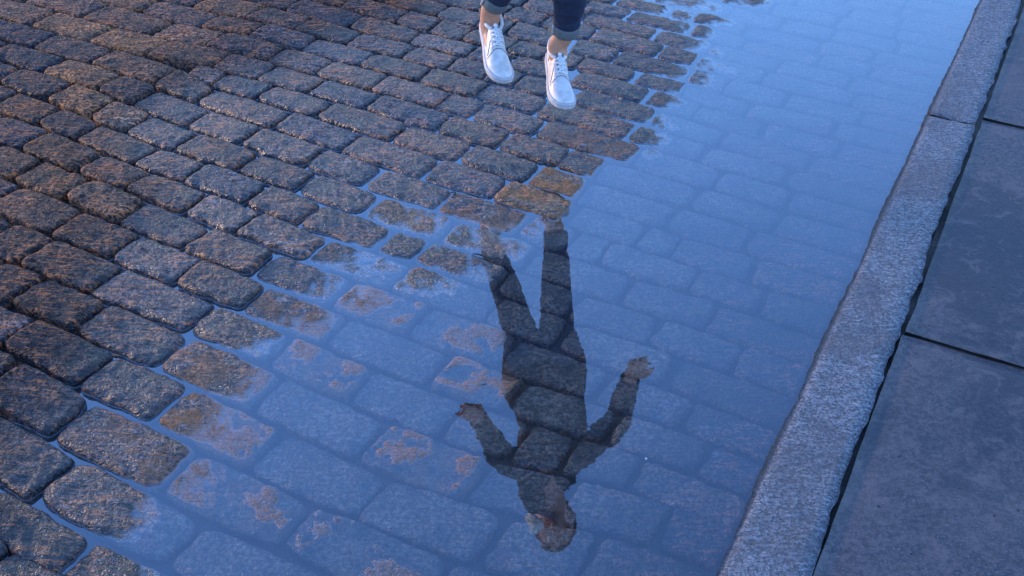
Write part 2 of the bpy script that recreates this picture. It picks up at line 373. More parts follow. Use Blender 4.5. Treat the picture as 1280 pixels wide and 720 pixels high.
STONES = '''.255,5.170,.526,5.171,.526,5.039,.255,5.038 0150
.540,5.171,.772,5.170,.772,5.040,.540,5.039 0120
.786,5.170,1.060,5.165,1.060,5.040,.786,5.040 0120
1.074,5.165,1.267,5.161,1.267,5.041,1.074,5.040 0170
1.281,5.161,1.522,5.156,1.522,5.042,1.281,5.041 0030
1.536,5.156,1.756,5.153,1.756,5.043,1.536,5.042 0250
1.770,5.153,2.028,5.152,2.028,5.044,1.770,5.043 0120
2.042,5.152,2.244,5.154,2.244,5.045,2.042,5.044 0160
2.257,5.154,2.522,5.159,2.522,5.045,2.257,5.045 0030
2.536,5.159,2.771,5.165,2.771,5.046,2.536,5.046 0020
2.785,5.166,3.052,5.173,3.052,5.047,2.785,5.046 0040
3.066,5.173,3.295,5.178,3.295,5.048,3.066,5.047 0050
3.309,5.178,3.534,5.181,3.534,5.048,3.309,5.048 0240
3.548,5.181,3.805,5.181,3.805,5.049,3.548,5.049 0030
3.819,5.181,4.093,5.177,4.093,5.050,3.819,5.049 0250
4.107,5.177,4.327,5.173,4.327,5.051,4.107,5.050 0030
4.341,5.172,4.614,5.167,4.614,5.052,4.341,5.051 0130
.255,5.026,.525,5.027,.525,4.907,.255,4.906 0330
.539,5.027,.741,5.027,.741,4.907,.539,4.907 0160
.755,5.028,.995,5.028,.995,4.908,.755,4.907 0040
1.009,5.028,1.259,5.029,1.259,4.909,1.009,4.908 0140
1.273,5.029,1.544,5.030,1.544,4.910,1.273,4.909 0040
1.558,5.030,1.804,5.031,1.804,4.911,1.558,4.910 0310
1.818,5.031,2.016,5.032,2.016,4.911,1.818,4.911 0350
2.030,5.032,2.260,5.033,2.260,4.912,2.030,4.912 0090
2.274,5.033,2.505,5.034,2.505,4.913,2.274,4.912 0320
2.519,5.034,2.750,5.034,2.750,4.913,2.519,4.913 0260
2.764,5.034,3.036,5.035,3.036,4.914,2.764,4.913 0160
3.050,5.035,3.268,5.036,3.268,4.915,3.050,4.914 0260
3.282,5.036,3.488,5.036,3.488,4.916,3.282,4.915 0430
3.502,5.037,3.735,5.037,3.735,4.917,3.502,4.916 0330
3.749,5.037,3.993,5.038,3.993,4.918,3.749,4.917 0320
4.006,5.038,4.277,5.039,4.277,4.919,4.006,4.918 0240
4.291,5.039,4.529,5.039,4.529,4.920,4.291,4.919 0470
.255,4.894,.465,4.894,.465,4.774,.255,4.774 1030
.479,4.894,.749,4.896,.749,4.775,.479,4.774 0200
.763,4.896,.993,4.896,.993,4.776,.763,4.775 0140
1.007,4.896,1.254,4.897,1.254,4.776,1.007,4.776 0360
1.268,4.897,1.497,4.898,1.497,4.777,1.268,4.777 0140
1.511,4.898,1.716,4.899,1.716,4.778,1.511,4.777 0170
1.730,4.899,1.979,4.899,1.979,4.779,1.730,4.778 0140
1.993,4.899,2.248,4.900,2.248,4.780,1.993,4.779 0240
2.262,4.900,2.465,4.901,2.465,4.781,2.262,4.780 0120
2.479,4.901,2.707,4.901,2.707,4.782,2.479,4.781 0230
2.720,4.901,2.939,4.902,2.939,4.782,2.720,4.782 0360
2.953,4.902,3.154,4.903,3.154,4.783,2.953,4.782 0260
3.168,4.903,3.374,4.904,3.374,4.784,3.168,4.783 0270
3.388,4.904,3.661,4.905,3.661,4.784,3.388,4.784 0260
3.675,4.905,3.941,4.906,3.941,4.785,3.675,4.784 0150
3.954,4.906,4.175,4.907,4.175,4.786,3.954,4.785 0000
4.189,4.907,4.441,4.907,4.441,4.787,4.189,4.786 0220
4.455,4.907,4.645,4.908,4.645,4.787,4.455,4.787 0390
.255,4.762,.523,4.762,.523,4.642,.255,4.641 1030
.537,4.762,.772,4.763,.772,4.643,.537,4.642 1250
.786,4.763,1.046,4.764,1.046,4.644,.786,4.643 0140
1.060,4.764,1.270,4.764,1.270,4.645,1.060,4.644 0250
1.284,4.764,1.504,4.765,1.504,4.645,1.284,4.645 0040
1.518,4.765,1.736,4.766,1.736,4.646,1.518,4.646 0120
1.750,4.766,2.023,4.767,2.023,4.647,1.750,4.646 0220
2.037,4.767,2.262,4.768,2.262,4.647,2.037,4.647 0350
2.276,4.768,2.507,4.769,2.507,4.648,2.276,4.647 0230
2.521,4.769,2.793,4.770,2.793,4.649,2.521,4.648 0200
2.807,4.770,3.074,4.771,3.074,4.650,2.807,4.649 0050
3.088,4.771,3.310,4.771,3.310,4.651,3.088,4.650 0060
3.324,4.771,3.537,4.772,3.537,4.652,3.324,4.651 0060
3.551,4.772,3.810,4.773,3.810,4.652,3.551,4.652 0160
3.824,4.773,4.019,4.773,4.019,4.653,3.824,4.653 0310
4.034,4.773,4.255,4.774,4.255,4.654,4.034,4.653 0570
4.269,4.774,4.534,4.775,4.534,4.655,4.269,4.654 0340
.255,4.629,.524,4.630,.524,4.510,.255,4.509 1120
.538,4.630,.745,4.631,.745,4.510,.538,4.510 1330
.759,4.631,.952,4.632,.952,4.511,.759,4.510 1130
.966,4.632,1.223,4.633,1.223,4.512,.966,4.511 0020
1.237,4.633,1.478,4.633,1.478,4.513,1.237,4.512 0340
1.492,4.633,1.700,4.634,1.700,4.513,1.492,4.513 0340
1.714,4.634,1.945,4.635,1.945,4.514,1.714,4.513 0040
1.959,4.635,2.152,4.635,2.152,4.515,1.959,4.514 0140
2.166,4.635,2.415,4.636,2.415,4.516,2.166,4.515 0140
2.429,4.636,2.662,4.637,2.662,4.517,2.429,4.516 0030
2.676,4.637,2.926,4.637,2.926,4.518,2.676,4.517 0430
2.940,4.638,3.134,4.638,3.134,4.518,2.940,4.518 0150
3.148,4.638,3.392,4.639,3.392,4.519,3.148,4.518 0410
3.406,4.639,3.625,4.640,3.625,4.520,3.406,4.519 0230
3.639,4.640,3.870,4.641,3.870,4.520,3.639,4.520 0060
3.884,4.641,4.100,4.642,4.100,4.521,3.884,4.520 0340
4.114,4.642,4.357,4.642,4.357,4.522,4.114,4.521 0250
4.371,4.643,4.608,4.643,4.608,4.522,4.371,4.522 0240
.255,4.497,.496,4.498,.496,4.377,.255,4.377 1020
.510,4.498,.702,4.498,.702,4.378,.510,4.377 1330
.716,4.498,.922,4.499,.922,4.379,.716,4.378 1240
.936,4.499,1.129,4.500,1.129,4.380,.936,4.379 1130
1.143,4.500,1.363,4.500,1.363,4.380,1.143,4.380 0240
1.377,4.500,1.607,4.501,1.607,4.381,1.377,4.380 0140
1.621,4.501,1.817,4.502,1.817,4.382,1.621,4.381 0360
1.831,4.502,2.077,4.503,2.077,4.382,1.831,4.382 0230
2.091,4.503,2.321,4.504,2.321,4.383,2.091,4.383 0060
2.335,4.504,2.566,4.504,2.566,4.384,2.335,4.383 0340
2.580,4.505,2.820,4.505,2.820,4.385,2.580,4.384 0360
2.834,4.505,3.104,4.506,3.104,4.385,2.834,4.385 0360
3.118,4.506,3.357,4.507,3.357,4.386,3.118,4.385 0270
3.371,4.507,3.565,4.508,3.565,4.387,3.371,4.386 0160
3.579,4.508,3.778,4.508,3.778,4.388,3.579,4.387 0460
3.792,4.508,4.041,4.509,4.041,4.389,3.792,4.388 0670
4.055,4.509,4.270,4.509,4.270,4.389,4.055,4.389 0110
4.284,4.509,4.538,4.510,4.538,4.390,4.284,4.390 0420
.255,4.364,.487,4.365,.487,4.251,.255,4.249 1160
.501,4.365,.721,4.366,.721,4.251,.501,4.251 1000
.735,4.366,.988,4.367,.988,4.242,.735,4.251 1240
1.002,4.367,1.204,4.368,1.204,4.237,1.002,4.242 1140
1.218,4.368,1.430,4.369,1.430,4.235,1.218,4.237 1010
1.444,4.369,1.656,4.369,1.656,4.239,1.444,4.235 0120
1.670,4.369,1.893,4.370,1.893,4.244,1.670,4.240 0050
1.907,4.370,2.175,4.371,2.175,4.244,1.907,4.244 0150
2.189,4.371,2.448,4.371,2.448,4.246,2.189,4.245 0030
2.462,4.372,2.722,4.372,2.722,4.250,2.462,4.246 0020
2.736,4.372,2.979,4.373,2.979,4.253,2.736,4.250 0230
2.993,4.373,3.180,4.374,3.180,4.256,2.993,4.254 0350
3.194,4.374,3.405,4.374,3.405,4.259,3.194,4.257 0610
3.419,4.375,3.651,4.375,3.651,4.261,3.419,4.259 0440
3.665,4.375,3.932,4.376,3.932,4.261,3.665,4.261 0310
3.946,4.376,4.164,4.377,4.164,4.261,3.946,4.261 0360
4.178,4.377,4.414,4.378,4.414,4.259,4.178,4.260 0340
4.428,4.378,4.690,4.379,4.690,4.256,4.428,4.258 0370
.255,4.237,.452,4.239,.452,4.113,.255,4.112 1100
.466,4.239,.703,4.239,.703,4.113,.466,4.113 1000
.717,4.239,.914,4.234,.914,4.106,.717,4.113 1030
.928,4.233,1.130,4.225,1.130,4.096,.928,4.105 1340
1.137,4.225,1.457,4.223,1.457,4.095,1.137,4.096 1020
1.464,4.223,1.698,4.229,1.698,4.104,1.464,4.095 1350
1.712,4.230,1.954,4.232,1.954,4.117,1.712,4.105 0240
1.968,4.232,2.198,4.232,2.198,4.118,1.968,4.117 0260
2.212,4.233,2.408,4.234,2.408,4.119,2.212,4.118 0350
2.422,4.234,2.689,4.237,2.689,4.120,2.422,4.119 0050
2.703,4.237,2.976,4.241,2.976,4.121,2.703,4.120 0170
2.990,4.242,3.251,4.245,3.251,4.122,2.990,4.121 0140
3.265,4.245,3.483,4.248,3.483,4.122,3.265,4.122 0320
3.497,4.248,3.740,4.249,3.740,4.123,3.497,4.122 0670
3.754,4.249,4.009,4.249,4.009,4.124,3.754,4.123 0360
4.023,4.249,4.215,4.248,4.215,4.125,4.023,4.124 0400
4.229,4.248,4.486,4.246,4.486,4.125,4.229,4.125 0440
4.500,4.246,4.694,4.244,4.694,4.126,4.500,4.125 0420
.255,4.100,.521,4.101,.521,3.981,.255,3.980 1140
.535,4.101,.721,4.101,.721,3.981,.535,3.981 1350
.735,4.101,1.020,4.087,1.020,3.973,.735,3.981 1180
1.034,4.087,1.237,4.083,1.237,3.970,1.034,3.972 1030
1.244,4.083,1.332,4.083,1.332,3.971,1.244,3.970 1080
1.343,4.083,1.581,4.086,1.581,3.977,1.343,3.971 1360
1.588,4.086,1.795,4.098,1.795,3.982,1.588,3.977 1250
1.809,4.099,2.043,4.106,2.043,3.986,1.809,3.982 0240
2.057,4.106,2.318,4.106,2.318,3.986,2.057,3.986 0140
2.332,4.107,2.607,4.107,2.607,3.987,2.332,3.986 0450
2.621,4.107,2.870,4.108,2.870,3.988,2.621,3.987 0230
2.884,4.108,3.146,4.109,3.146,3.989,2.884,3.988 0280
3.159,4.109,3.381,4.110,3.381,3.990,3.159,3.989 0440
3.395,4.110,3.648,4.111,3.648,3.990,3.395,3.990 0320
3.662,4.111,3.883,4.112,3.883,3.991,3.662,3.990 0360
3.897,4.112,4.167,4.112,4.167,3.992,3.897,3.991 0340
4.181,4.112,4.436,4.113,4.436,3.993,4.181,3.992 0350
4.450,4.113,4.670,4.114,4.670,3.994,4.450,3.993 0140
.255,3.968,.501,3.969,.501,3.848,.255,3.847 1060
.515,3.969,.690,3.969,.690,3.848,.515,3.848 1060
.704,3.969,.990,3.962,.990,3.838,.704,3.848 1440
1.004,3.961,1.200,3.958,1.200,3.837,1.004,3.837 1050
1.207,3.958,1.472,3.962,1.472,3.851,1.207,3.837 1120
1.483,3.962,1.659,3.966,1.659,3.857,1.483,3.852 1290
1.666,3.966,1.914,3.974,1.914,3.856,1.666,3.857 1140
1.928,3.974,2.144,3.974,2.144,3.853,1.928,3.855 1050
2.158,3.974,2.402,3.974,2.402,3.854,2.158,3.853 0020
2.416,3.974,2.672,3.975,2.672,3.855,2.416,3.854 0420
2.686,3.975,2.929,3.976,2.929,3.856,2.686,3.855 0480
2.943,3.976,3.209,3.977,3.209,3.857,2.943,3.856 0350
3.223,3.977,3.446,3.978,3.446,3.857,3.223,3.857 0640
3.460,3.978,3.675,3.978,3.675,3.858,3.460,3.857 0310
3.689,3.979,3.908,3.979,3.908,3.859,3.689,3.858 0470
3.922,3.979,4.134,3.980,4.134,3.860,3.922,3.859 0520
4.148,3.980,4.377,3.981,4.377,3.860,4.148,3.860 0230
4.391,3.981,4.645,3.982,4.645,3.861,4.391,3.861 0440
.255,3.835,.546,3.836,.546,3.716,.255,3.715 1250
.560,3.836,.808,3.834,.808,3.712,.560,3.716 1140
.822,3.833,1.077,3.824,1.077,3.705,.822,3.712 1240
1.084,3.824,1.304,3.829,1.304,3.710,1.084,3.705 1280
1.315,3.830,1.619,3.844,1.619,3.730,1.315,3.711 1240
1.626,3.845,1.883,3.844,1.883,3.737,1.626,3.730 1050
1.897,3.844,2.171,3.841,2.171,3.729,1.897,3.737 1010
2.184,3.841,2.430,3.842,2.430,3.725,2.184,3.729 0360
2.444,3.842,2.638,3.843,2.638,3.723,2.444,3.725 0210
2.651,3.843,2.894,3.844,2.894,3.724,2.651,3.723 0230
2.908,3.844,3.096,3.844,3.096,3.724,2.908,3.724 0490
3.110,3.844,3.357,3.845,3.357,3.725,3.110,3.724 0430
3.370,3.845,3.646,3.846,3.646,3.726,3.370,3.725 0240
3.660,3.846,3.890,3.847,3.890,3.727,3.660,3.726 0420
3.904,3.847,4.174,3.848,4.174,3.728,3.904,3.727 0420
4.188,3.848,4.376,3.848,4.376,3.728,4.188,3.728 0570
4.390,3.849,4.663,3.849,4.663,3.729,4.390,3.728 0530
.255,3.703,.500,3.704,.500,3.583,.255,3.583 1240
.514,3.704,.830,3.699,.830,3.570,.514,3.583 1140
.844,3.698,1.089,3.693,1.089,3.570,.844,3.570 1010
1.096,3.693,1.229,3.695,1.229,3.572,1.096,3.571 1240
1.240,3.696,1.510,3.710,1.510,3.582,1.240,3.572 1260
1.521,3.711,1.732,3.723,1.732,3.603,1.521,3.583 1030
1.743,3.724,1.897,3.725,1.897,3.610,1.743,3.604 1250
1.908,3.724,2.011,3.722,2.011,3.609,1.908,3.610 1160
2.022,3.722,2.236,3.716,2.236,3.600,2.022,3.608 1220
2.243,3.716,2.456,3.713,2.456,3.595,2.243,3.599 1160
2.470,3.713,2.692,3.711,2.692,3.591,2.470,3.595 0300
2.705,3.711,2.903,3.712,2.903,3.591,2.705,3.591 0560
2.917,3.712,3.107,3.712,3.107,3.592,2.917,3.591 0530
3.121,3.712,3.374,3.713,3.374,3.593,3.121,3.592 0320
3.389,3.713,3.642,3.714,3.642,3.594,3.389,3.593 0840
3.656,3.714,3.853,3.715,3.853,3.594,3.656,3.594 0630
3.867,3.715,4.109,3.715,4.109,3.595,3.867,3.594 0410
4.123,3.715,4.332,3.716,4.332,3.596,4.123,3.595 0360
4.346,3.716,4.613,3.717,4.613,3.597,4.346,3.596 0270
.255,3.571,.443,3.571,.443,3.451,.255,3.450 1220
.457,3.571,.703,3.562,.703,3.439,.457,3.451 1030
.717,3.561,.925,3.557,.925,3.431,.717,3.438 1130
.932,3.557,1.064,3.558,1.064,3.433,.932,3.431 1040
1.075,3.558,1.355,3.561,1.355,3.441,1.075,3.433 1020
1.366,3.561,1.541,3.572,1.541,3.447,1.366,3.441 1160
1.613,3.580,1.812,3.596,1.812,3.461,1.613,3.451 1040
1.819,3.596,1.950,3.598,1.950,3.466,1.819,3.461 1120
1.957,3.598,2.124,3.592,2.124,3.465,1.957,3.466 1330
2.135,3.592,2.410,3.584,2.410,3.461,2.135,3.465 1530
2.417,3.583,2.683,3.579,2.683,3.454,2.417,3.461 1340
2.697,3.579,2.931,3.579,2.931,3.455,2.697,3.454 0260
2.945,3.579,3.192,3.580,3.192,3.460,2.945,3.456 0360
3.206,3.580,3.465,3.581,3.465,3.461,3.206,3.460 0420
3.478,3.581,3.728,3.582,3.728,3.462,3.478,3.461 0440
3.742,3.582,4.002,3.583,4.002,3.462,3.742,3.462 0620
4.016,3.583,4.223,3.583,4.223,3.463,4.016,3.462 0410
4.237,3.583,4.504,3.584,4.504,3.464,4.237,3.463 0520
.255,3.438,.507,3.438,.507,3.319,.255,3.318 1040
.521,3.438,.801,3.421,.801,3.320,.521,3.319 1310
.815,3.421,1.038,3.420,1.038,3.320,.815,3.320 1030
1.045,3.420,1.218,3.425,1.218,3.325,1.045,3.320 1050
1.242,3.426,1.452,3.432,1.452,3.327,1.242,3.326 1030
1.459,3.432,1.592,3.438,1.592,3.325,1.459,3.327 1230
1.599,3.438,1.726,3.445,1.726,3.324,1.599,3.325 1220
1.733,3.445,1.931,3.453,1.931,3.328,1.733,3.324 1000
1.938,3.453,2.074,3.454,2.074,3.329,1.938,3.328 1540
2.085,3.454,2.224,3.452,2.224,3.329,2.085,3.329 1340
2.235,3.452,2.471,3.447,2.471,3.328,2.235,3.329 1340
2.482,3.446,2.733,3.442,2.733,3.328,2.482,3.328 1620
2.740,3.442,2.989,3.445,2.989,3.332,2.740,3.328 1120
3.003,3.445,3.255,3.448,3.255,3.329,3.003,3.332 0260
3.269,3.448,3.541,3.449,3.541,3.329,3.269,3.328 0520
3.555,3.449,3.750,3.450,3.750,3.329,3.555,3.329 0240
3.764,3.450,4.029,3.450,4.029,3.330,3.764,3.329 0600
4.043,3.450,4.255,3.451,4.255,3.331,4.043,3.330 0520
4.269,3.451,4.529,3.452,4.529,3.332,4.269,3.331 0520
.255,3.306,.459,3.307,.459,3.187,.255,3.186 1110
.473,3.307,.714,3.309,.714,3.191,.473,3.187 1070
.728,3.309,.954,3.308,.954,3.192,.728,3.191 1230
.961,3.309,1.121,3.311,1.121,3.193,.961,3.192 1000
1.139,3.311,1.416,3.316,1.416,3.200,1.139,3.193 1140
1.510,3.314,1.670,3.312,1.670,3.199,1.510,3.200 1240
1.686,3.312,1.835,3.314,1.835,3.199,1.686,3.199 1040
1.846,3.314,2.084,3.317,2.084,3.202,1.846,3.199 1270
2.095,3.317,2.351,3.317,2.351,3.197,2.095,3.202 1540
2.362,3.317,2.647,3.316,2.647,3.196,2.362,3.197 1240
2.658,3.316,2.923,3.319,2.923,3.196,2.658,3.196 1330
2.930,3.319,3.129,3.319,3.129,3.190,2.930,3.196 1420
3.143,3.319,3.401,3.316,3.401,3.184,3.143,3.189 0540
3.415,3.316,3.627,3.317,3.627,3.196,3.415,3.185 0540
3.641,3.317,3.870,3.318,3.870,3.197,3.641,3.196 0320
3.884,3.318,4.142,3.318,4.142,3.198,3.884,3.197 0430
4.156,3.318,4.375,3.319,4.375,3.199,4.156,3.198 0440
4.389,3.319,4.655,3.320,4.655,3.200,4.389,3.199 0240
.255,3.174,.514,3.175,.514,3.054,.255,3.054 1030
.528,3.175,.816,3.180,.816,3.053,.528,3.054 1100
.830,3.180,1.056,3.180,1.056,3.051,.830,3.053 1150
1.063,3.180,1.347,3.187,1.347,3.060,1.063,3.051 1130
1.442,3.188,1.571,3.188,1.571,3.069,1.442,3.065 1120
1.578,3.188,1.694,3.187,1.694,3.070,1.578,3.069 1130
1.701,3.187,1.844,3.187,1.844,3.072,1.701,3.070 1220
1.855,3.188,2.030,3.190,2.030,3.075,1.855,3.072 1350
2.042,3.190,2.272,3.187,2.272,3.072,2.042,3.075 1230
2.283,3.187,2.504,3.184,2.504,3.060,2.283,3.072 1410
2.515,3.184,2.724,3.184,2.724,3.047,2.515,3.059 1450
2.735,3.184,2.980,3.175,2.980,3.034,2.735,3.046 1760
2.991,3.175,3.295,3.168,3.295,3.034,2.991,3.034 1340
3.302,3.169,3.557,3.181,3.557,3.052,3.302,3.034 1650
3.571,3.182,3.847,3.185,3.847,3.065,3.571,3.053 0510
3.861,3.185,4.111,3.186,4.111,3.066,3.861,3.065 0570
4.125,3.186,4.339,3.187,4.339,3.067,4.125,3.066 0650
4.353,3.187,4.587,3.188,4.587,3.067,4.353,3.067 0160
.255,3.042,.551,3.042,.551,2.922,.255,2.921 1100
.565,3.043,.829,3.041,.829,2.922,.565,2.922 1210
.843,3.041,1.079,3.040,1.079,2.922,.843,2.922 1030
1.086,3.040,1.407,3.051,1.407,2.927,1.086,2.922 1340
1.418,3.052,1.645,3.058,1.645,2.932,1.418,2.928 1280
1.656,3.058,1.877,3.061,1.877,2.935,1.656,2.932 1440
1.888,3.061,2.130,3.064,2.130,2.943,1.888,2.936 1220
2.141,3.064,2.386,3.054,2.386,2.939,2.141,2.944 1250
2.397,3.054,2.608,3.042,2.608,2.920,2.397,2.939 1270
2.619,3.041,2.822,3.030,2.822,2.900,2.619,2.919 1630
2.833,3.029,3.120,3.020,3.120,2.891,2.833,2.899 1460
3.131,3.020,3.476,3.031,3.476,2.896,3.131,2.891 1750
3.483,3.032,3.691,3.050,3.691,2.914,3.483,2.896 1540
3.705,3.051,3.914,3.053,3.914,2.919,3.705,2.915 0520
3.928,3.053,4.137,3.054,4.137,2.929,3.928,2.919 0260
4.151,3.054,4.394,3.055,4.394,2.934,4.151,2.930 0450
4.407,3.055,4.611,3.055,4.611,2.935,4.407,2.934 0140
.255,2.909,.510,2.910,.510,2.790,.255,2.789 1020
.524,2.910,.738,2.910,.738,2.789,.524,2.790 1040
.751,2.910,1.005,2.910,1.005,2.785,.751,2.789 1350
1.012,2.910,1.347,2.914,1.347,2.788,1.012,2.785 1143
1.358,2.914,1.587,2.919,1.587,2.793,1.358,2.788 1270
1.598,2.920,1.720,2.921,1.720,2.794,1.598,2.793 1250
1.731,2.921,1.986,2.927,1.986,2.801,1.731,2.794 1380
1.996,2.927,2.224,2.933,2.224,2.808,1.996,2.801 1550
2.235,2.933,2.424,2.925,2.424,2.800,2.235,2.808 1460
2.435,2.924,2.680,2.901,2.680,2.769,2.435,2.799 1340
2.691,2.900,2.929,2.882,2.929,2.750,2.691,2.768 1680
2.940,2.881,3.263,2.882,3.263,2.742,2.940,2.749 1540
3.274,2.882,3.574,2.882,3.574,2.743,3.274,2.742 1570
3.585,2.882,3.795,2.877,3.795,2.747,3.585,2.743 1570
3.802,2.877,4.063,2.909,4.063,2.787,3.802,2.747 1340
4.077,2.911,4.285,2.922,4.285,2.801,4.077,2.789 0460
4.299,2.922,4.569,2.923,4.569,2.803,4.299,2.802 0510
.255,2.777,.506,2.778,.506,2.658,.255,2.657 1050
.520,2.778,.761,2.776,.761,2.654,.520,2.658 1010
.775,2.776,1.071,2.773,1.071,2.647,.775,2.653 1350
1.078,2.773,1.194,2.774,1.194,2.650,1.078,2.648 1235
1.205,2.774,1.412,2.777,1.412,2.657,1.205,2.650 1340
1.423,2.778,1.638,2.782,1.638,2.661,1.423,2.657 1420
1.649,2.782,1.919,2.786,1.919,2.667,1.649,2.661 1150
1.930,2.787,2.155,2.795,2.155,2.671,1.930,2.667 1160
2.166,2.795,2.370,2.792,2.370,2.667,2.166,2.671 1420
2.381,2.791,2.553,2.774,2.553,2.657,2.381,2.666 1440
2.564,2.772,2.818,2.744,2.818,2.602,2.564,2.657 1630
2.829,2.744,3.082,2.732,3.082,2.597,2.829,2.602 1860
3.093,2.731,3.381,2.732,3.381,2.592,3.093,2.597 1880
3.393,2.732,3.687,2.731,3.687,2.596,3.393,2.592 1550
3.693,2.731,3.894,2.747,3.894,2.624,3.693,2.596 1740
3.908,2.749,4.168,2.786,4.168,2.655,3.908,2.628 0350
4.181,2.787,4.383,2.790,4.383,2.656,4.181,2.655 0430
4.397,2.790,4.605,2.791,4.605,2.657,4.397,2.656 0110
.255,2.645,.551,2.646,.551,2.517,.255,2.524 1230
.565,2.646,.786,2.641,.786,2.512,.565,2.517 1150
.800,2.640,1.068,2.635,1.068,2.510,.800,2.511 1240
1.075,2.635,1.232,2.639,1.232,2.514,1.075,2.510 1967
1.243,2.639,1.476,2.647,1.476,2.519,1.243,2.514 1120
1.488,2.647,1.724,2.650,1.724,2.527,1.488,2.520 1440
1.735,2.650,2.029,2.658,2.029,2.539,1.735,2.528 1240
2.040,2.658,2.280,2.657,2.280,2.544,2.040,2.540 1360
2.291,2.657,2.468,2.651,2.468,2.549,2.291,2.544 1220
2.479,2.650,2.594,2.643,2.594,2.554,2.479,2.549 1490
.255,2.512,.492,2.506,.492,2.386,.255,2.392 1340
.506,2.506,.724,2.502,.724,2.381,.506,2.385 1290
.731,2.502,.822,2.498,.822,2.379,.731,2.381 1140
.833,2.498,1.037,2.497,1.037,2.380,.833,2.379 1350
1.061,2.497,1.277,2.503,1.277,2.382,1.061,2.380 1966
1.288,2.503,1.522,2.509,1.522,2.381,1.288,2.382 1160
1.533,2.509,1.824,2.520,1.824,2.396,1.533,2.382 1360
1.835,2.520,2.101,2.530,2.101,2.406,1.835,2.396 1060
2.112,2.530,2.437,2.536,2.437,2.426,2.112,2.406 1450
2.448,2.536,2.638,2.577,2.638,2.443,2.448,2.426 1640
2.649,2.578,2.944,2.588,2.944,2.455,2.649,2.444 1650
2.955,2.588,3.216,2.581,3.216,2.451,2.955,2.455 1440
3.228,2.580,3.457,2.580,3.457,2.441,3.228,2.451 1130
3.464,2.580,3.699,2.559,3.699,2.415,3.464,2.440 1170
3.713,2.557,3.941,2.538,3.941,2.404,3.713,2.413 0470
3.955,2.538,4.222,2.539,4.222,2.405,3.955,2.404 0740
4.236,2.539,4.425,2.539,4.425,2.405,4.236,2.405 0020
4.439,2.539,4.660,2.540,4.660,2.406,4.439,2.405 0130
.255,2.380,.428,2.376,.428,2.255,.255,2.257 1100
.442,2.375,.622,2.371,.622,2.253,.442,2.255 1210
.629,2.371,.878,2.366,.878,2.249,.629,2.253 1240
.889,2.366,.978,2.367,.978,2.249,.889,2.249 1140
.989,2.367,1.131,2.370,1.131,2.252,.989,2.249 1240
1.142,2.370,1.389,2.369,1.389,2.249,1.142,2.252 1044
1.400,2.368,1.639,2.374,1.639,2.255,1.400,2.249 1260
1.650,2.375,1.866,2.385,1.866,2.262,1.650,2.255 1270
1.877,2.386,2.124,2.394,2.124,2.269,1.877,2.263 1370
2.135,2.395,2.347,2.406,2.347,2.279,2.135,2.269 1440
2.358,2.407,2.593,2.427,2.593,2.297,2.358,2.279 1440
2.604,2.428,2.755,2.439,2.755,2.310,2.604,2.298 1440
2.766,2.440,3.024,2.443,3.024,2.318,2.766,2.310 1870
3.035,2.443,3.302,2.437,3.302,2.318,3.035,2.318 1120
3.309,2.437,3.557,2.417,3.557,2.285,3.309,2.318 1450
3.571,2.415,3.822,2.393,3.822,2.271,3.571,2.283 0520
3.836,2.393,4.022,2.392,4.022,2.272,3.836,2.271 0360
4.036,2.392,4.231,2.393,4.231,2.272,4.036,2.272 0450
4.245,2.393,4.453,2.393,4.453,2.273,4.245,2.272 0530
4.467,2.393,4.683,2.394,4.683,2.274,4.467,2.273 0330
.255,2.245,.528,2.242,.528,2.124,.255,2.128 1300
.535,2.242,.759,2.239,.759,2.118,.535,2.124 1030
.770,2.239,1.042,2.238,1.042,2.115,.770,2.118 1260
1.055,2.239,1.307,2.238,1.307,2.119,1.055,2.115 1430
1.318,2.238,1.562,2.239,1.562,2.120,1.318,2.119 1940
1.573,2.240,1.804,2.249,1.804,2.127,1.573,2.120 1250
1.815,2.249,2.020,2.254,2.020,2.133,1.815,2.128 1200
2.031,2.255,2.273,2.263,2.273,2.136,2.031,2.134 1410
2.284,2.263,2.483,2.276,2.483,2.144,2.284,2.137 1450
2.494,2.277,2.642,2.289,2.642,2.158,2.494,2.145 1680
2.653,2.290,2.852,2.302,2.852,2.175,2.653,2.159 1870
2.863,2.303,3.102,2.307,3.102,2.188,2.863,2.176 1320
3.112,2.307,3.328,2.305,3.328,2.180,3.112,2.188 1350
3.335,2.305,3.590,2.268,3.590,2.144,3.335,2.179 0300
3.604,2.266,3.857,2.259,3.857,2.139,3.604,2.143 0540
3.871,2.259,4.140,2.260,4.140,2.140,3.871,2.139 0450
4.154,2.260,4.377,2.261,4.377,2.140,4.154,2.140 0440
4.391,2.261,4.614,2.262,4.614,2.141,4.391,2.141 0450
.254,2.116,.415,2.114,.415,1.999,.254,1.998 1250
.426,2.113,.630,2.111,.630,1.998,.426,1.999 1040
.641,2.110,.857,2.102,.857,1.993,.641,1.998 1150
.868,2.102,1.061,2.103,1.061,1.998,.868,1.993 1080
1.072,2.103,1.314,2.107,1.314,1.998,1.072,1.999 1220
1.325,2.107,1.427,2.106,1.427,1.992,1.325,1.998 1040
1.438,2.106,1.682,2.112,1.682,1.990,1.438,1.991 1230
1.693,2.112,1.881,2.118,1.881,1.997,1.693,1.990 1330
1.891,2.118,2.115,2.123,2.115,2.005,1.891,1.997 1170
2.126,2.123,2.312,2.125,2.312,2.006,2.126,2.005 1460
2.323,2.125,2.569,2.139,2.569,2.020,2.323,2.006 1620
2.580,2.140,2.748,2.156,2.748,2.034,2.580,2.021 1430
2.759,2.156,2.958,2.170,2.958,2.041,2.759,2.034 1620
2.970,2.171,3.097,2.176,3.097,2.039,2.970,2.041 1440
3.104,2.176,3.303,2.171,3.303,2.026,3.104,2.039 0320
3.317,2.169,3.583,2.132,3.583,2.006,3.317,2.023 0300
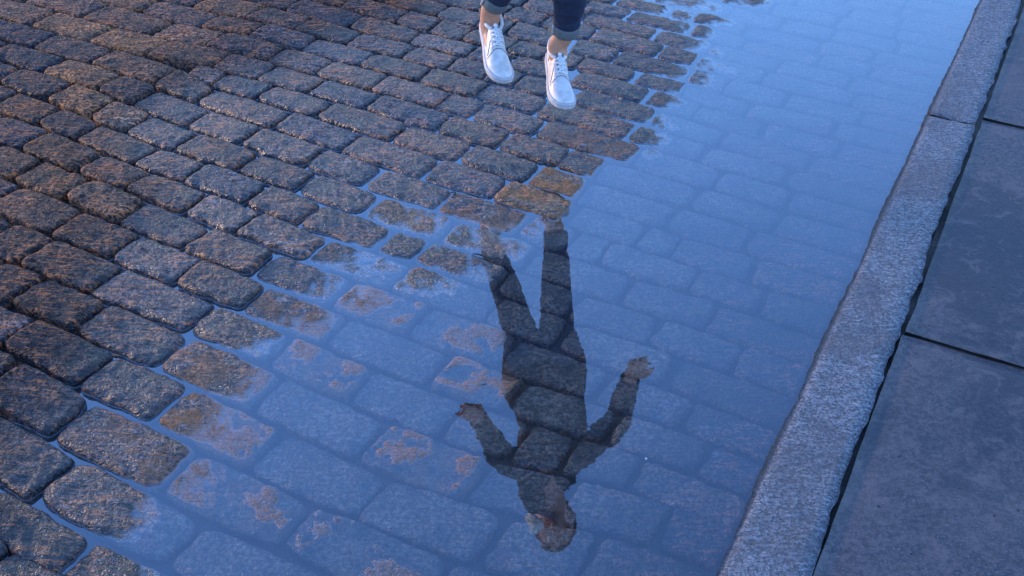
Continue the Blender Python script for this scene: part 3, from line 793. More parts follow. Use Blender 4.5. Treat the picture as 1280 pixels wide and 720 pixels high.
3.597,2.131,3.864,2.127,3.864,2.007,3.597,2.006 0130
3.878,2.127,4.150,2.128,4.150,2.007,3.878,2.007 0340
4.164,2.128,4.416,2.129,4.416,2.008,4.164,2.007 0030
4.430,2.129,4.695,2.130,4.695,2.009,4.430,2.008 0350
.254,1.986,.533,1.987,.533,1.870,.254,1.868 1120
.553,1.987,.819,1.982,.819,1.868,.553,1.869 1230
.841,1.982,1.028,1.985,1.028,1.874,.841,1.868 1030
1.040,1.985,1.301,1.987,1.301,1.869,1.040,1.875 1450
1.312,1.986,1.569,1.977,1.569,1.859,1.312,1.869 1430
1.580,1.977,1.805,1.982,1.805,1.863,1.580,1.860 1370
1.816,1.982,1.999,1.990,1.999,1.870,1.816,1.863 1390
2.010,1.990,2.225,1.993,2.225,1.877,2.010,1.871 1530
2.236,1.993,2.417,1.997,2.417,1.880,2.236,1.877 1540
2.428,1.997,2.661,2.016,2.661,1.889,2.428,1.880 1720
2.672,2.017,2.875,2.027,2.875,1.893,2.672,1.890 1240
2.882,2.027,3.119,2.025,3.119,1.882,2.882,1.892 1550
3.133,2.023,3.395,2.001,3.395,1.873,3.133,1.881 0650
3.409,2.000,3.624,1.994,3.624,1.873,3.409,1.873 0520
3.638,1.994,3.892,1.995,3.892,1.874,3.638,1.874 0490
3.906,1.995,4.161,1.996,4.161,1.875,3.906,1.874 0450
4.175,1.996,4.416,1.996,4.416,1.876,4.175,1.875 0280
4.430,1.996,4.692,1.997,4.692,1.877,4.430,1.876 0040
.255,1.856,.454,1.858,.454,1.753,.255,1.750 1260
.461,1.858,.663,1.856,.663,1.744,.461,1.752 1150
.674,1.856,.916,1.858,.916,1.735,.674,1.744 1150
.927,1.858,1.169,1.864,1.169,1.731,.927,1.734 1123
1.180,1.864,1.395,1.851,1.395,1.730,1.180,1.731 1265
1.406,1.851,1.643,1.848,1.643,1.730,1.406,1.730 1140
1.655,1.848,1.874,1.853,1.874,1.732,1.655,1.730 1420
1.885,1.853,2.113,1.863,2.113,1.737,1.885,1.732 1420
2.124,1.863,2.327,1.866,2.327,1.743,2.124,1.738 1680
2.338,1.866,2.531,1.872,2.531,1.749,2.338,1.743 1830
2.542,1.872,2.712,1.879,2.712,1.753,2.542,1.750 1630
2.719,1.879,2.966,1.878,2.966,1.743,2.719,1.753 1560
2.980,1.878,3.188,1.865,3.188,1.740,2.980,1.743 0270
3.202,1.864,3.393,1.861,3.393,1.740,3.202,1.740 0370
3.407,1.861,3.622,1.861,3.622,1.741,3.407,1.740 0330
3.636,1.862,3.840,1.862,3.840,1.742,3.636,1.741 0360
3.854,1.862,4.121,1.863,4.121,1.743,3.854,1.742 0250
4.135,1.863,4.369,1.864,4.369,1.744,4.135,1.743 0100
4.383,1.864,4.635,1.865,4.635,1.744,4.383,1.744 0360
.255,1.738,.373,1.741,.373,1.642,.255,1.636 1140
.381,1.741,.582,1.737,.582,1.631,.381,1.642 1330
.596,1.736,.818,1.725,.818,1.607,.596,1.629 1040
.829,1.725,1.023,1.721,1.023,1.595,.829,1.606 1316
1.034,1.721,1.320,1.718,1.320,1.600,1.034,1.595 1430
1.331,1.718,1.570,1.717,1.570,1.601,1.331,1.600 1174
1.581,1.717,1.789,1.719,1.789,1.595,1.581,1.601 1420
1.800,1.719,2.009,1.723,2.009,1.598,1.800,1.595 1370
2.020,1.723,2.219,1.728,2.219,1.598,2.020,1.598 1620
2.230,1.728,2.473,1.735,2.473,1.604,2.230,1.598 1540
2.484,1.736,2.603,1.739,2.603,1.610,2.484,1.605 1340
2.610,1.739,2.879,1.736,2.879,1.611,2.610,1.610 0420
2.893,1.735,3.150,1.728,3.150,1.607,2.893,1.611 0330
3.164,1.728,3.428,1.729,3.428,1.608,3.164,1.607 0330
3.442,1.729,3.679,1.729,3.679,1.609,3.442,1.608 0270
3.693,1.729,3.947,1.730,3.947,1.610,3.693,1.609 0260
3.961,1.730,4.233,1.731,4.233,1.611,3.961,1.610 0460
4.247,1.731,4.473,1.732,4.473,1.612,4.247,1.611 0530
4.487,1.732,4.736,1.733,4.736,1.612,4.487,1.612 0340
.255,1.624,.484,1.626,.484,1.530,.255,1.528 1480
.491,1.626,.635,1.614,.635,1.500,.491,1.529 1020
.646,1.613,.746,1.602,.746,1.477,.646,1.498 1260
.757,1.601,.906,1.588,.906,1.459,.757,1.475 1240
.921,1.587,1.156,1.584,1.156,1.463,.921,1.458 1260
1.167,1.584,1.393,1.589,1.393,1.472,1.167,1.464 1266
1.404,1.589,1.627,1.587,1.627,1.469,1.404,1.472 1580
1.638,1.587,1.938,1.585,1.938,1.458,1.638,1.468 1260
1.948,1.585,2.178,1.586,2.178,1.455,1.948,1.458 1520
2.189,1.586,2.336,1.588,2.336,1.454,2.189,1.455 1410
2.343,1.588,2.615,1.599,2.615,1.469,2.343,1.454 1200
2.629,1.599,2.837,1.601,2.837,1.474,2.629,1.470 0440
2.851,1.600,3.043,1.595,3.043,1.475,2.851,1.474 0530
3.057,1.595,3.287,1.596,3.287,1.476,3.057,1.475 0430
3.301,1.596,3.567,1.597,3.567,1.476,3.301,1.476 0240
3.581,1.597,3.814,1.597,3.814,1.477,3.581,1.476 0440
3.828,1.598,4.032,1.598,4.032,1.478,3.828,1.477 0140
4.046,1.598,4.321,1.599,4.321,1.479,4.046,1.478 0220
4.335,1.599,4.564,1.600,4.564,1.480,4.335,1.479 0330
.254,1.538,.380,1.534,.380,1.416,.254,1.422 1230
.391,1.533,.582,1.500,.582,1.374,.391,1.415 1250
.603,1.496,.772,1.461,.772,1.327,.603,1.369 1190
.783,1.459,1.031,1.446,1.031,1.317,.783,1.326 1285
1.042,1.447,1.324,1.458,1.324,1.331,1.042,1.317 1330
1.335,1.458,1.599,1.458,1.599,1.329,1.335,1.331 1254
1.610,1.458,1.859,1.447,1.859,1.323,1.610,1.329 1320
1.869,1.447,2.068,1.445,2.068,1.320,1.869,1.323 1300
2.079,1.445,2.204,1.443,2.204,1.320,2.079,1.320 1300
2.211,1.443,2.436,1.445,2.436,1.329,2.211,1.320 1410
2.450,1.446,2.643,1.458,2.643,1.341,2.450,1.330 0230
2.656,1.459,2.881,1.462,2.881,1.342,2.656,1.341 0300
2.895,1.462,3.169,1.463,3.169,1.343,2.895,1.342 0010
3.183,1.463,3.408,1.464,3.408,1.344,3.183,1.343 0010
3.422,1.464,3.678,1.465,3.678,1.345,3.422,1.344 0410
3.692,1.465,3.962,1.466,3.962,1.345,3.692,1.345 0310
3.976,1.466,4.162,1.466,4.162,1.346,3.976,1.345 0240
4.176,1.466,4.424,1.467,4.424,1.347,4.176,1.346 0150
4.438,1.467,4.637,1.468,4.637,1.347,4.438,1.347 0450
.254,1.410,.480,1.386,.480,1.238,.254,1.264 1120
.491,1.384,.669,1.338,.669,1.198,.491,1.236 1240
.681,1.335,.935,1.303,.935,1.180,.681,1.196 1340
.946,1.303,1.214,1.315,1.214,1.182,.946,1.180 1400
1.225,1.315,1.482,1.320,1.482,1.184,1.225,1.183 1167
1.493,1.320,1.703,1.315,1.703,1.185,1.493,1.184 1220
1.714,1.314,1.952,1.309,1.952,1.193,1.714,1.186 1200
1.963,1.309,2.130,1.308,2.130,1.198,1.963,1.194 1380
2.137,1.308,2.368,1.313,2.368,1.204,2.137,1.198 0510
2.382,1.314,2.645,1.329,2.645,1.209,2.382,1.204 0120
2.659,1.329,2.877,1.330,2.877,1.210,2.659,1.209 0410
2.891,1.330,3.142,1.331,3.142,1.210,2.891,1.210 0150
3.156,1.331,3.368,1.331,3.368,1.211,3.156,1.210 0320
3.382,1.332,3.622,1.332,3.622,1.212,3.382,1.211 0000
3.636,1.332,3.888,1.333,3.888,1.213,3.636,1.212 0000
3.901,1.333,4.136,1.334,4.136,1.214,3.901,1.213 0330
4.150,1.334,4.365,1.335,4.365,1.214,4.150,1.214 0280
4.379,1.335,4.632,1.335,4.632,1.215,4.379,1.214 0320
.255,1.203,.449,1.200,.449,1.068,.255,1.069 0370
.463,1.199,.707,1.181,.707,1.054,.463,1.067 1020
.714,1.180,1.025,1.167,1.025,1.044,.714,1.053 1112
1.036,1.167,1.329,1.173,1.329,1.033,1.036,1.044 1404
1.340,1.173,1.629,1.172,1.629,1.039,1.340,1.033 1033
1.641,1.172,1.860,1.179,1.860,1.051,1.641,1.039 1220
1.871,1.179,2.017,1.183,2.017,1.066,1.871,1.052 1330
2.024,1.183,2.240,1.188,2.240,1.075,2.024,1.066 0400
2.253,1.188,2.510,1.196,2.510,1.076,2.253,1.075 0210
2.524,1.196,2.755,1.197,2.755,1.077,2.524,1.076 0230
2.769,1.197,2.964,1.198,2.964,1.078,2.769,1.077 0120
2.978,1.198,3.225,1.199,3.225,1.079,2.978,1.078 0340
3.239,1.199,3.507,1.200,3.507,1.079,3.239,1.079 0170
3.521,1.200,3.723,1.200,3.723,1.080,3.521,1.079 0500
3.737,1.200,4.005,1.201,4.005,1.081,3.737,1.080 0280
4.019,1.201,4.206,1.202,4.206,1.082,4.019,1.081 0230
4.220,1.202,4.492,1.203,4.492,1.083,4.220,1.082 0130
4.506,1.203,4.747,1.204,4.747,1.083,4.506,1.083 0130
.255,1.057,.439,1.056,.439,.937,.255,.937 0230
.453,1.056,.648,1.046,.648,.933,.453,.937 0120
.662,1.045,.886,1.035,.886,.915,.662,.932 1120
.893,1.035,1.189,1.026,1.189,.898,.893,.914 1160
1.203,1.025,1.524,1.023,1.524,.890,1.203,.897 1230
1.535,1.024,1.777,1.034,1.777,.905,1.535,.890 1220
1.784,1.034,2.010,1.053,2.010,.935,1.784,.905 1210
2.024,1.054,2.249,1.063,2.249,.943,2.024,.937 0310
2.263,1.063,2.494,1.064,2.494,.944,2.263,.943 0430
2.508,1.064,2.741,1.065,2.741,.945,2.508,.944 0120
2.755,1.065,2.949,1.066,2.949,.945,2.755,.945 0130
2.963,1.066,3.171,1.066,3.171,.946,2.963,.945 0050
3.185,1.066,3.384,1.067,3.384,.947,3.185,.946 0000
3.398,1.067,3.658,1.068,3.658,.948,3.398,.947 0000
3.672,1.068,3.871,1.069,3.871,.948,3.672,.948 0150
3.885,1.069,4.131,1.069,4.131,.949,3.885,.948 0200
4.145,1.069,4.339,1.070,4.339,.950,4.145,.949 0070
4.353,1.070,4.598,1.071,4.598,.951,4.353,.950 0240
.255,.925,.524,.925,.524,.807,.255,.803 0390
.538,.925,.817,.909,.817,.807,.538,.808 0350
.831,.908,1.105,.891,1.105,.786,.831,.806 0260
1.111,.890,1.340,.878,1.340,.776,1.111,.786 1010
1.351,.878,1.596,.880,1.596,.771,1.351,.776 1100
1.603,.880,1.856,.904,1.856,.801,1.603,.771 1120
1.870,.906,2.084,.928,2.084,.808,1.870,.802 0500
2.098,.929,2.347,.931,2.347,.806,2.098,.808 0120
2.361,.931,2.629,.932,2.629,.806,2.361,.806 0250
2.643,.932,2.896,.933,2.896,.807,2.643,.806 0110
2.909,.933,3.149,.934,3.149,.810,2.909,.807 0010
3.163,.934,3.412,.935,3.412,.814,3.163,.810 0230
3.425,.935,3.692,.936,3.692,.818,3.425,.814 0020
3.706,.936,3.894,.936,3.894,.820,3.706,.818 0140
3.908,.936,4.184,.937,4.184,.823,3.908,.821 0020
4.198,.937,4.426,.938,4.426,.823,4.198,.823 0010
4.440,.938,4.706,.939,4.706,.822,4.440,.823 0400
.255,.791,.446,.794,.446,.673,.255,.672 0150
.460,.795,.672,.797,.672,.674,.460,.673 0130
.686,.797,.922,.789,.922,.674,.686,.674 0140
.936,.790,1.173,.791,1.173,.675,.936,.674 0100
1.187,.791,1.458,.789,1.458,.676,1.187,.675 1100
1.472,.789,1.686,.786,1.686,.676,1.472,.676 1120
1.700,.786,1.908,.793,1.908,.677,1.700,.676 0240
1.922,.794,2.165,.795,2.165,.678,1.922,.677 0140
2.179,.795,2.379,.794,2.379,.679,2.179,.678 0340
2.393,.794,2.662,.794,2.662,.680,2.393,.679 0320
2.675,.794,2.882,.795,2.882,.681,2.675,.680 0150
2.896,.795,3.083,.797,3.083,.681,2.896,.681 0030
3.097,.797,3.339,.801,3.339,.682,3.097,.681 0020
3.353,.801,3.559,.804,3.559,.683,3.353,.682 0010
3.574,.804,3.842,.808,3.842,.684,3.574,.683 0150
3.856,.808,4.051,.810,4.051,.684,3.856,.684 0330
4.065,.810,4.296,.811,4.296,.685,4.065,.684 0110
4.310,.811,4.550,.811,4.550,.686,4.310,.685 0220
.255,.660,.486,.661,.486,.540,.255,.540 0280
.500,.661,.691,.662,.691,.541,.500,.540 0110
.705,.662,.938,.662,.938,.542,.705,.541 0010
.952,.662,1.150,.663,1.150,.543,.952,.542 0050
1.164,.663,1.354,.663,1.354,.543,1.164,.543 0200
1.368,.664,1.635,.664,1.635,.544,1.368,.543 1250
1.649,.664,1.859,.665,1.859,.545,1.649,.544 0110
1.873,.665,2.065,.666,2.065,.546,1.873,.545 0130
2.079,.666,2.266,.666,2.266,.546,2.079,.546 0240
2.280,.666,2.544,.667,2.544,.547,2.280,.546 0340
2.558,.667,2.821,.668,2.821,.548,2.558,.547 0330
2.835,.668,3.088,.669,3.088,.549,2.835,.548 0030
3.102,.669,3.359,.670,3.359,.549,3.102,.549 0220
3.373,.670,3.584,.671,3.584,.550,3.373,.549 0320
3.598,.671,3.837,.672,3.837,.551,3.598,.550 0060
3.851,.672,4.103,.672,4.103,.552,3.851,.551 0230
4.117,.672,4.325,.673,4.325,.553,4.117,.552 0350
4.339,.673,4.591,.674,4.591,.554,4.339,.553 0200
.255,.528,.513,.528,.513,.409,.255,.408 0030
.527,.528,.760,.529,.760,.409,.527,.409 0050
.774,.529,1.018,.530,1.018,.410,.774,.409 0310
1.032,.530,1.220,.531,1.220,.411,1.032,.410 0060
1.234,.531,1.454,.532,1.454,.411,1.234,.411 0100
1.468,.532,1.683,.533,1.683,.412,1.468,.411 0230
1.697,.533,1.915,.533,1.915,.412,1.697,.412 0040
1.929,.533,2.198,.534,2.198,.413,1.929,.413 0000
2.212,.534,2.483,.535,2.483,.414,2.212,.413 0140
2.497,.535,2.688,.536,2.688,.415,2.497,.414 0030
2.703,.536,2.941,.536,2.941,.416,2.703,.415 0180
2.955,.536,3.159,.537,3.159,.417,2.955,.416 0060
3.173,.537,3.418,.538,3.418,.418,3.173,.417 0130
3.432,.538,3.705,.538,3.705,.419,3.432,.418 0250
3.719,.539,3.918,.539,3.918,.419,3.719,.419 0340
3.932,.539,4.153,.540,4.153,.420,3.932,.419 0020
4.167,.540,4.384,.541,4.384,.421,4.167,.420 0240
4.398,.541,4.647,.542,4.647,.421,4.398,.421 0340
.255,.396,.514,.397,.514,.276,.255,.275 0370
.528,.397,.718,.397,.718,.277,.528,.276 0100
.732,.397,.937,.398,.937,.277,.732,.277 0000
.951,.398,1.171,.398,1.171,.278,.951,.277 0400
1.185,.399,1.457,.399,1.457,.279,1.185,.278 0330
1.471,.399,1.726,.400,1.726,.280,1.471,.279 0440
1.740,.400,1.982,.401,1.982,.281,1.740,.280 0120
1.996,.401,2.269,.402,2.269,.282,1.996,.281 0120
2.283,.402,2.505,.403,2.505,.282,2.283,.282 0020
2.518,.403,2.777,.404,2.777,.283,2.518,.282 0400
2.791,.404,2.999,.404,2.999,.284,2.791,.283 0200
3.013,.404,3.223,.405,3.223,.284,3.013,.284 0140
3.236,.405,3.505,.406,3.505,.285,3.236,.284 0150
3.519,.406,3.779,.407,3.779,.286,3.519,.285 0050
3.793,.407,4.035,.408,4.035,.287,3.793,.286 0040
4.049,.408,4.249,.408,4.249,.288,4.049,.287 0100
4.263,.408,4.478,.409,4.478,.289,4.263,.288 0030
4.492,.409,4.761,.410,4.761,.290,4.492,.289 0440
.496,.264,.686,.264,.686,.144,.496,.144 0200
.700,.264,.907,.265,.907,.145,.700,.145 0360
.921,.265,1.160,.266,1.160,.146,.921,.145 0120
1.174,.266,1.438,.267,1.438,.147,1.174,.146 0040
1.452,.267,1.679,.268,1.679,.147,1.452,.147 0540
1.692,.268,1.901,.269,1.901,.148,1.692,.147 0330
1.915,.269,2.172,.270,2.172,.149,1.915,.148 0050
2.186,.270,2.400,.270,2.400,.150,2.186,.149 0020
2.414,.270,2.624,.271,2.624,.150,2.414,.150 0240
2.638,.271,2.876,.272,2.876,.151,2.638,.150 0230
2.890,.272,3.123,.272,3.123,.152,2.890,.151 0000
3.137,.272,3.401,.273,3.401,.153,3.137,.152 0110
3.414,.273,3.641,.274,3.641,.154,3.414,.153 0000
3.655,.274,3.899,.275,3.899,.155,3.655,.154 0000
3.913,.275,4.141,.275,4.141,.155,3.913,.155 0000
4.155,.276,4.401,.276,4.401,.156,4.155,.155 0140
4.415,.276,4.683,.277,4.683,.157,4.415,.156 0400
1.025,.134,1.244,.134,1.244,.002,1.025,.002 0040
1.258,.134,1.444,.135,1.444,.004,1.258,.002 0110
1.458,.135,1.685,.135,1.685,.008,1.458,.004 0410
1.700,.135,1.946,.136,1.946,.015,1.700,.008 0000
1.960,.136,2.164,.137,2.164,.020,1.960,.015 0230
2.178,.137,2.381,.138,2.381,.025,2.178,.021 0000
2.395,.138,2.614,.138,2.614,.029,2.395,.026 0230
2.627,.138,2.894,.139,2.894,.031,2.627,.029 0030
2.908,.139,3.148,.140,3.148,.029,2.908,.031 0200
3.162,.140,3.411,.141,3.411,.025,3.162,.029 0130
3.425,.141,3.664,.142,3.664,.019,3.425,.024 0000
3.678,.142,3.925,.143,3.925,.015,3.678,.019 0150
3.939,.143,4.164,.143,4.164,.012,3.939,.014 0400
4.178,.143,4.409,.144,4.409,.012,4.178,.012 0510
4.423,.144,4.619,.145,4.619,.014,4.423,.012 0360'''

def level(s, t):
    num = den = 0.0
    for a, b, z in HEIGHTS:
        d2 = (a - s) ** 2 + (b - t) ** 2
        w = 1.0 / (d2 + 0.012) ** 1.8
        num += w * z; den += w
    z = num / den
    return z + 0.0045 * math.tanh(z / 0.003)

LV = {}
def level_fast(s, t):
    """bilinear lookup of level() on a 10 cm grid"""
    q = 0.1
    i, j = math.floor(s / q), math.floor(t / q)
    fs, ft = s / q - i, t / q - j
    r = 0.0
    for a, b, w in ((i, j, (1 - fs) * (1 - ft)), (i + 1, j, fs * (1 - ft)), (i, j + 1, (1 - fs) * ft), (i + 1, j + 1, fs * ft)):
        k = (a, b)
        if k not in LV: LV[k] = level(a * q, b * q)
        r += LV[k] * w
    return r

# ------------------------------------------------------------------ ground sheet to the horizon
link_data("ground", [(-900, -900, -0.16), (900, -900, -0.16), (900, 900, -0.16), (-900, 900, -0.16)],
          [(0, 1, 2, 3)], M_GROUT, smooth=False)["kind"] = "structure"

# ------------------------------------------------------------------ road bed
def grid(name, s0, s1, t0, t1, ds, dt, zf, mat, parent=None):
    ns, nt_ = int((s1 - s0) / ds) + 1, int((t1 - t0) / dt) + 1
    vs = []
    for i in range(ns + 1):
        for j in range(nt_ + 1):
            s = s0 + (s1 - s0) * i / ns; t = t0 + (t1 - t0) * j / nt_
            vs.append(ground(s, t, zf(s, t)))
    fs = []
    for i in range(ns):
        for j in range(nt_):
            a = i * (nt_ + 1) + j
            fs.append((a, a + 1, a + nt_ + 2, a + nt_ + 1))
    return link_data(name, vs, fs, mat, parent)

def bed_z(s, t):
    z = level_fast(s, t) - 0.0225 + 0.004 * fbm(Vector((s * 9, t * 9, 0)), 3)
    z += 0.0018 * noise.noise(Vector((s * 60, t * 60, 2)))
    if s > 1.0: z -= min(0.008, (s - 1.0) * 0.02)
    if s > 2.6: z = max(z, 0.004)
    return z
road = grid("cobbled_road", 0.236, 4.2, 0.0, 5.2, 0.022, 0.022, bed_z, M_GROUT)
road["kind"] = "structure"

# ------------------------------------------------------------------ setts
def sett_mesh(q, nu, nv, seed, detail=True, silt=0):
    """one split granite sett: bowed top, chipped rounded edges, cleft relief"""
    c = [Vector(q[i]) for i in range(4)]      # (s0,t+) (s1,t+) (s1,t-) (s0,t-)
    jr = random.Random(seed + 900)
    c = [k_ + Vector((jr.uniform(-0.005, 0.005), jr.uniform(-0.004, 0.004))) for k_ in c]
    mid = sum(c, Vector((0, 0))) / 4
    zc = level_fast(mid.x, mid.y)
    gx = (level_fast(mid.x + 0.1, mid.y) - level_fast(mid.x - 0.1, mid.y)) / 0.2
    gy = (level_fast(mid.x, mid.y + 0.1) - level_fast(mid.x, mid.y - 0.1)) / 0.2
    rnd = random.Random(seed)
    tx, ty, dz = gx + rnd.gauss(0, 0.007), gy + rnd.gauss(0, 0.011), rnd.gauss(0, 0.0011)
    dome = rnd.uniform(0.001, 0.003)
    cc = rnd.uniform(0.04, 0.13)
    ca = rnd.uniform(4, 8)
    near = 1.0 if (mid.x > 1.15 and mid.y < 2.1 or mid.x > 1.5 and mid.y < 2.6) else 0.0
    kx, ky = (0.99, 0.98) if near else (1.03 + rnd.uniform(-0.02, 0.01), 1.05 + rnd.uniform(-0.03, 0.01))
    if not near and zc < 0.020: kx, ky = 0.992, 1.0
    off = Vector((seed * 1.37, seed * 0.71, seed * 0.13))
    verts, faces = [], []
    def place(u, v, zz, shrink=1.0):
        f = (1 - cc * (abs(u) ** ca) * (abs(v) ** ca)) * shrink
        uu, vv = u * f * kx, v * f * ky
        p = (c[0] * (1 - uu) * (1 + vv) + c[1] * (1 + uu) * (1 + vv) + c[2] * (1 + uu) * (1 - vv) + c[3] * (1 - uu) * (1 - vv)) / 4
        e = max(abs(u), abs(v)) ** 6
        w = noise.noise(Vector((p.x * 22, p.y * 22, seed))) * 0.0075 * e + noise.noise(Vector((p.x * 70, p.y * 70, seed))) * 0.002 * e
        d = p - mid
        if d.length > 1e-5: p = p + d.normalized() * w
        return p
    for i in range(nu + 1):
        for j in range(nv + 1):
            # denser near the edges
            u = math.sin((i / nu - 0.5) * math.pi * 0.92) / math.sin(math.pi * 0.46)
            v = math.sin((j / nv - 0.5) * math.pi * 0.92) / math.sin(math.pi * 0.46)
            p = place(u, v, 0)
            d = p - mid
            z = zc + dz + d.x * tx + d.y * ty + dome * (1 - 0.5 * u * u - 0.7 * v * v)
            eu, ev = abs(u) ** 26, abs(v) ** 15
            z -= 0.0065 * min(1.0, eu + ev) + 0.002 * eu * ev
            n3 = Vector((p.x, p.y, 0)) + off
            if detail:
                z += 0.0022 * fbm(n3 * 14, 3) + 0.0012 * fbm(n3 * 45, 2)
                r = Vector((p.x * 0.6 + p.y * 0.8, (p.x * 0.8 - p.y * 0.6) * 3.0, 0)) + off
                z += 0.0020 * (0.5 - abs(noise.noise(r * 15)) * 2.2) + 0.0009 * noise.noise(r * 42) + 0.0007 * noise.noise(n3 * 120)
            else:
                z += 0.004 * noise.noise(n3 * 14)
            if silt and z < 0.0012:                  # silted crests that just break the surface
                m = noise.noise(Vector((p.x * 15, p.y * 15, seed * 2.3))) + 0.4 * noise.noise(Vector((p.x * 50, p.y * 50, seed)))
                m = min(1.0, max(0.0, (m + 0.28 * silt / 9 - 0.02) / 0.22)) * (1 - min(1.0, eu + ev))
                z = z * (1 - m) + 0.0016 * m + 0.0008 * m * noise.noise(n3 * 90)
            verts.append(ground(p.x, p.y, z))
    def vid(i, j): return i * (nv + 1) + j
    for i in range(nu):
        for j in range(nv):
            faces.append((vid(i, j), vid(i + 1, j), vid(i + 1, j + 1), vid(i, j + 1)))
    ring = [(i, 0) for i in range(nu)] + [(nu, j) for j in range(nv)] + [(i, nv) for i in range(nu, 0, -1)] + [(0, j) for j in range(nv, 0, -1)]
    prev = [vid(i, j) for i, j in ring]
    cen = ground(mid.x, mid.y, 0)
    for dz_, g_ in ((-0.006, 1.012), (-0.055, 1.0)):
        cur = []
        for k in prev:
            p = verts[k]
            q2 = Vector((cen.x + (p.x - cen.x) * g_, cen.y + (p.y - cen.y) * g_, p.z + dz_))
            cur.append(len(verts)); verts.append(q2)
        m = len(cur)
        for k in range(m):
            faces.append((prev[k], cur[k], cur[(k + 1) % m], prev[(k + 1) % m]))
        prev = cur
    # orient upwards
    a = verts[faces[0][1]] - verts[faces[0][0]]; b = verts[faces[0][2]] - verts[faces[0][0]]
    if a.cross(b).z < 0: faces = [tuple(reversed(f)) for f in faces]
    return verts, faces

far_v, far_f = [], []
tops = []
for idx, line in enumerate(STONES.splitlines()):
    a, code = line.split(' ')
    v = [float(x) for x in a.split(',')]
    q = [(v[0], v[1]), (v[2], v[3]), (v[4], v[5]), (v[6], v[7])]
    seen, warm, tone, silt = (int(ch) for ch in code)
    if not seen:
        vs, fs = sett_mesh(q, 8, 5, idx, False)
        k = len(far_v)
        far_v += vs; far_f += [tuple(i + k for i in f) for f in fs]
        continue
    size = abs(v[2] - v[0])
    vs, fs = sett_mesh(q, 30 if size > 0.14 else 20, 17, idx, True, silt)
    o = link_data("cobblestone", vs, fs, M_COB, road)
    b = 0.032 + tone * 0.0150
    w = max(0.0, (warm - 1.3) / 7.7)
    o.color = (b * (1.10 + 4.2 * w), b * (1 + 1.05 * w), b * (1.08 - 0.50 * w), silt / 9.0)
    tops.append(q)
far = link_data("cobblestone_paving", far_v, far_f, M_COBF, road)
far["kind"] = "stuff"

# ------------------------------------------------------------------ grit in the joints
gv, gf = [], []
rg = random.Random(5)
n_p = 0
while n_p < 9000:
    s = rg.uniform(0.26, 3.0); t = rg.uniform(0.7, 4.6)
    z = bed_z(s, t)
    if z < -0.001 and rg.random() < 0.8: continue
    n_p += 1
    r = rg.uniform(0.0012, 0.0034)
    c = ground(s, t, z + r * 0.3)
    k = len(gv)
    for d in ((1, 0, 0), (0, 1, 0), (-1, 0, 0), (0, -1, 0), (0, 0, 1), (0, 0, -1)):
        gv.append(c + Vector(d) * r * rg.uniform(0.6, 1.3))
    for f in ((0, 1, 4), (1, 2, 4), (2, 3, 4), (3, 0, 4), (1, 0, 5), (2, 1, 5), (3, 2, 5), (0, 3, 5)):
        gf.append(tuple(i + k for i in f))
tag(link_data("gravel", gv, gf, M_PEB, smooth=False), "fine dark grit lying in the joints between the cobblestones", "gravel", "stuff")

# ------------------------------------------------------------------ water
wv = [ground(0.238, 0.2, 0), ground(2.6, 0.2, 0), ground(2.6, 5.1, 0), ground(0.238, 5.1, 0)]
wat = link_data("puddle_water", wv, [(3, 2, 1, 0)], M_WATER, smooth=False)
wat["kind"] = "structure"

# ------------------------------------------------------------------ kerb and pavement
def block(name, s0, s1, t0, t1, z1, depth, mat, parent, rag=0.004, cell=0.02, bev=0.006, relief=0.0012, seed=0, edges=(1, 1, 1, 1)):
    ns, nt_ = max(4, int((s1 - s0) / cell)), max(4, int((t1 - t0) / cell))
    vs, fs = [], []
    def loc(i, j):
        s = s0 + (s1 - s0) * i / ns; t = t0 + (t1 - t0) * j / nt_
        z = z1 + relief * fbm(Vector((s * 20, t * 20, seed)), 3)
        w = noise.noise(Vector((s * 3, t * 4, seed + 3))) * rag + noise.noise(Vector((s * 30, t * 27, seed))) * rag * 0.45 - max(0, noise.noise(Vector((s * 5, t * 16, seed + 5))) - 0.25) * rag * 1.5
        e = min(i, ns - i); f = min(j, nt_ - j)
        if i == 0 or i == ns: s += w
        if j == 0 or j == nt_: t += noise.noise(Vector((s * 14, t, seed + 8))) * rag * 0.6
        if e == 0 or f == 0: z -= bev * (1 + 0.6 * noise.noise(Vector((s * 50, t * 50, seed))))
        elif e == 1 or f == 1: z -= bev * 0.12
        return ground(s, t, z)
    for i in range(ns + 1):
        for j in range(nt_ + 1):
            vs.append(loc(i, j))
    vid = lambda i, j: i * (nt_ + 1) + j
    for i in range(ns):
        for j in range(nt_):
            fs.append((vid(i, j), vid(i, j + 1), vid(i + 1, j + 1), vid(i + 1, j)))
    ring = [vid(i, 0) for i in range(ns)] + [vid(ns, j) for j in range(nt_)] + [vid(i, nt_) for i in range(ns, 0, -1)] + [vid(0, j) for j in range(nt_, 0, -1)]
    m = len(ring)
    low = []
    for k in ring:
        low.append(len(vs)); vs.append(vs[k] - Vector((0, 0, depth)))
    for k in range(m):
        fs.append((ring[k], low[k], low[(k + 1) % m], ring[(k + 1) % m]))
    a = vs[fs[0][1]] - vs[fs[0][0]]; b = vs[fs[0][2]] - vs[fs[0][0]]
    if a.cross(b).z < 0: fs = [tuple(reversed(f)) for f in fs]
    return link_data(name, vs, fs, mat, parent)

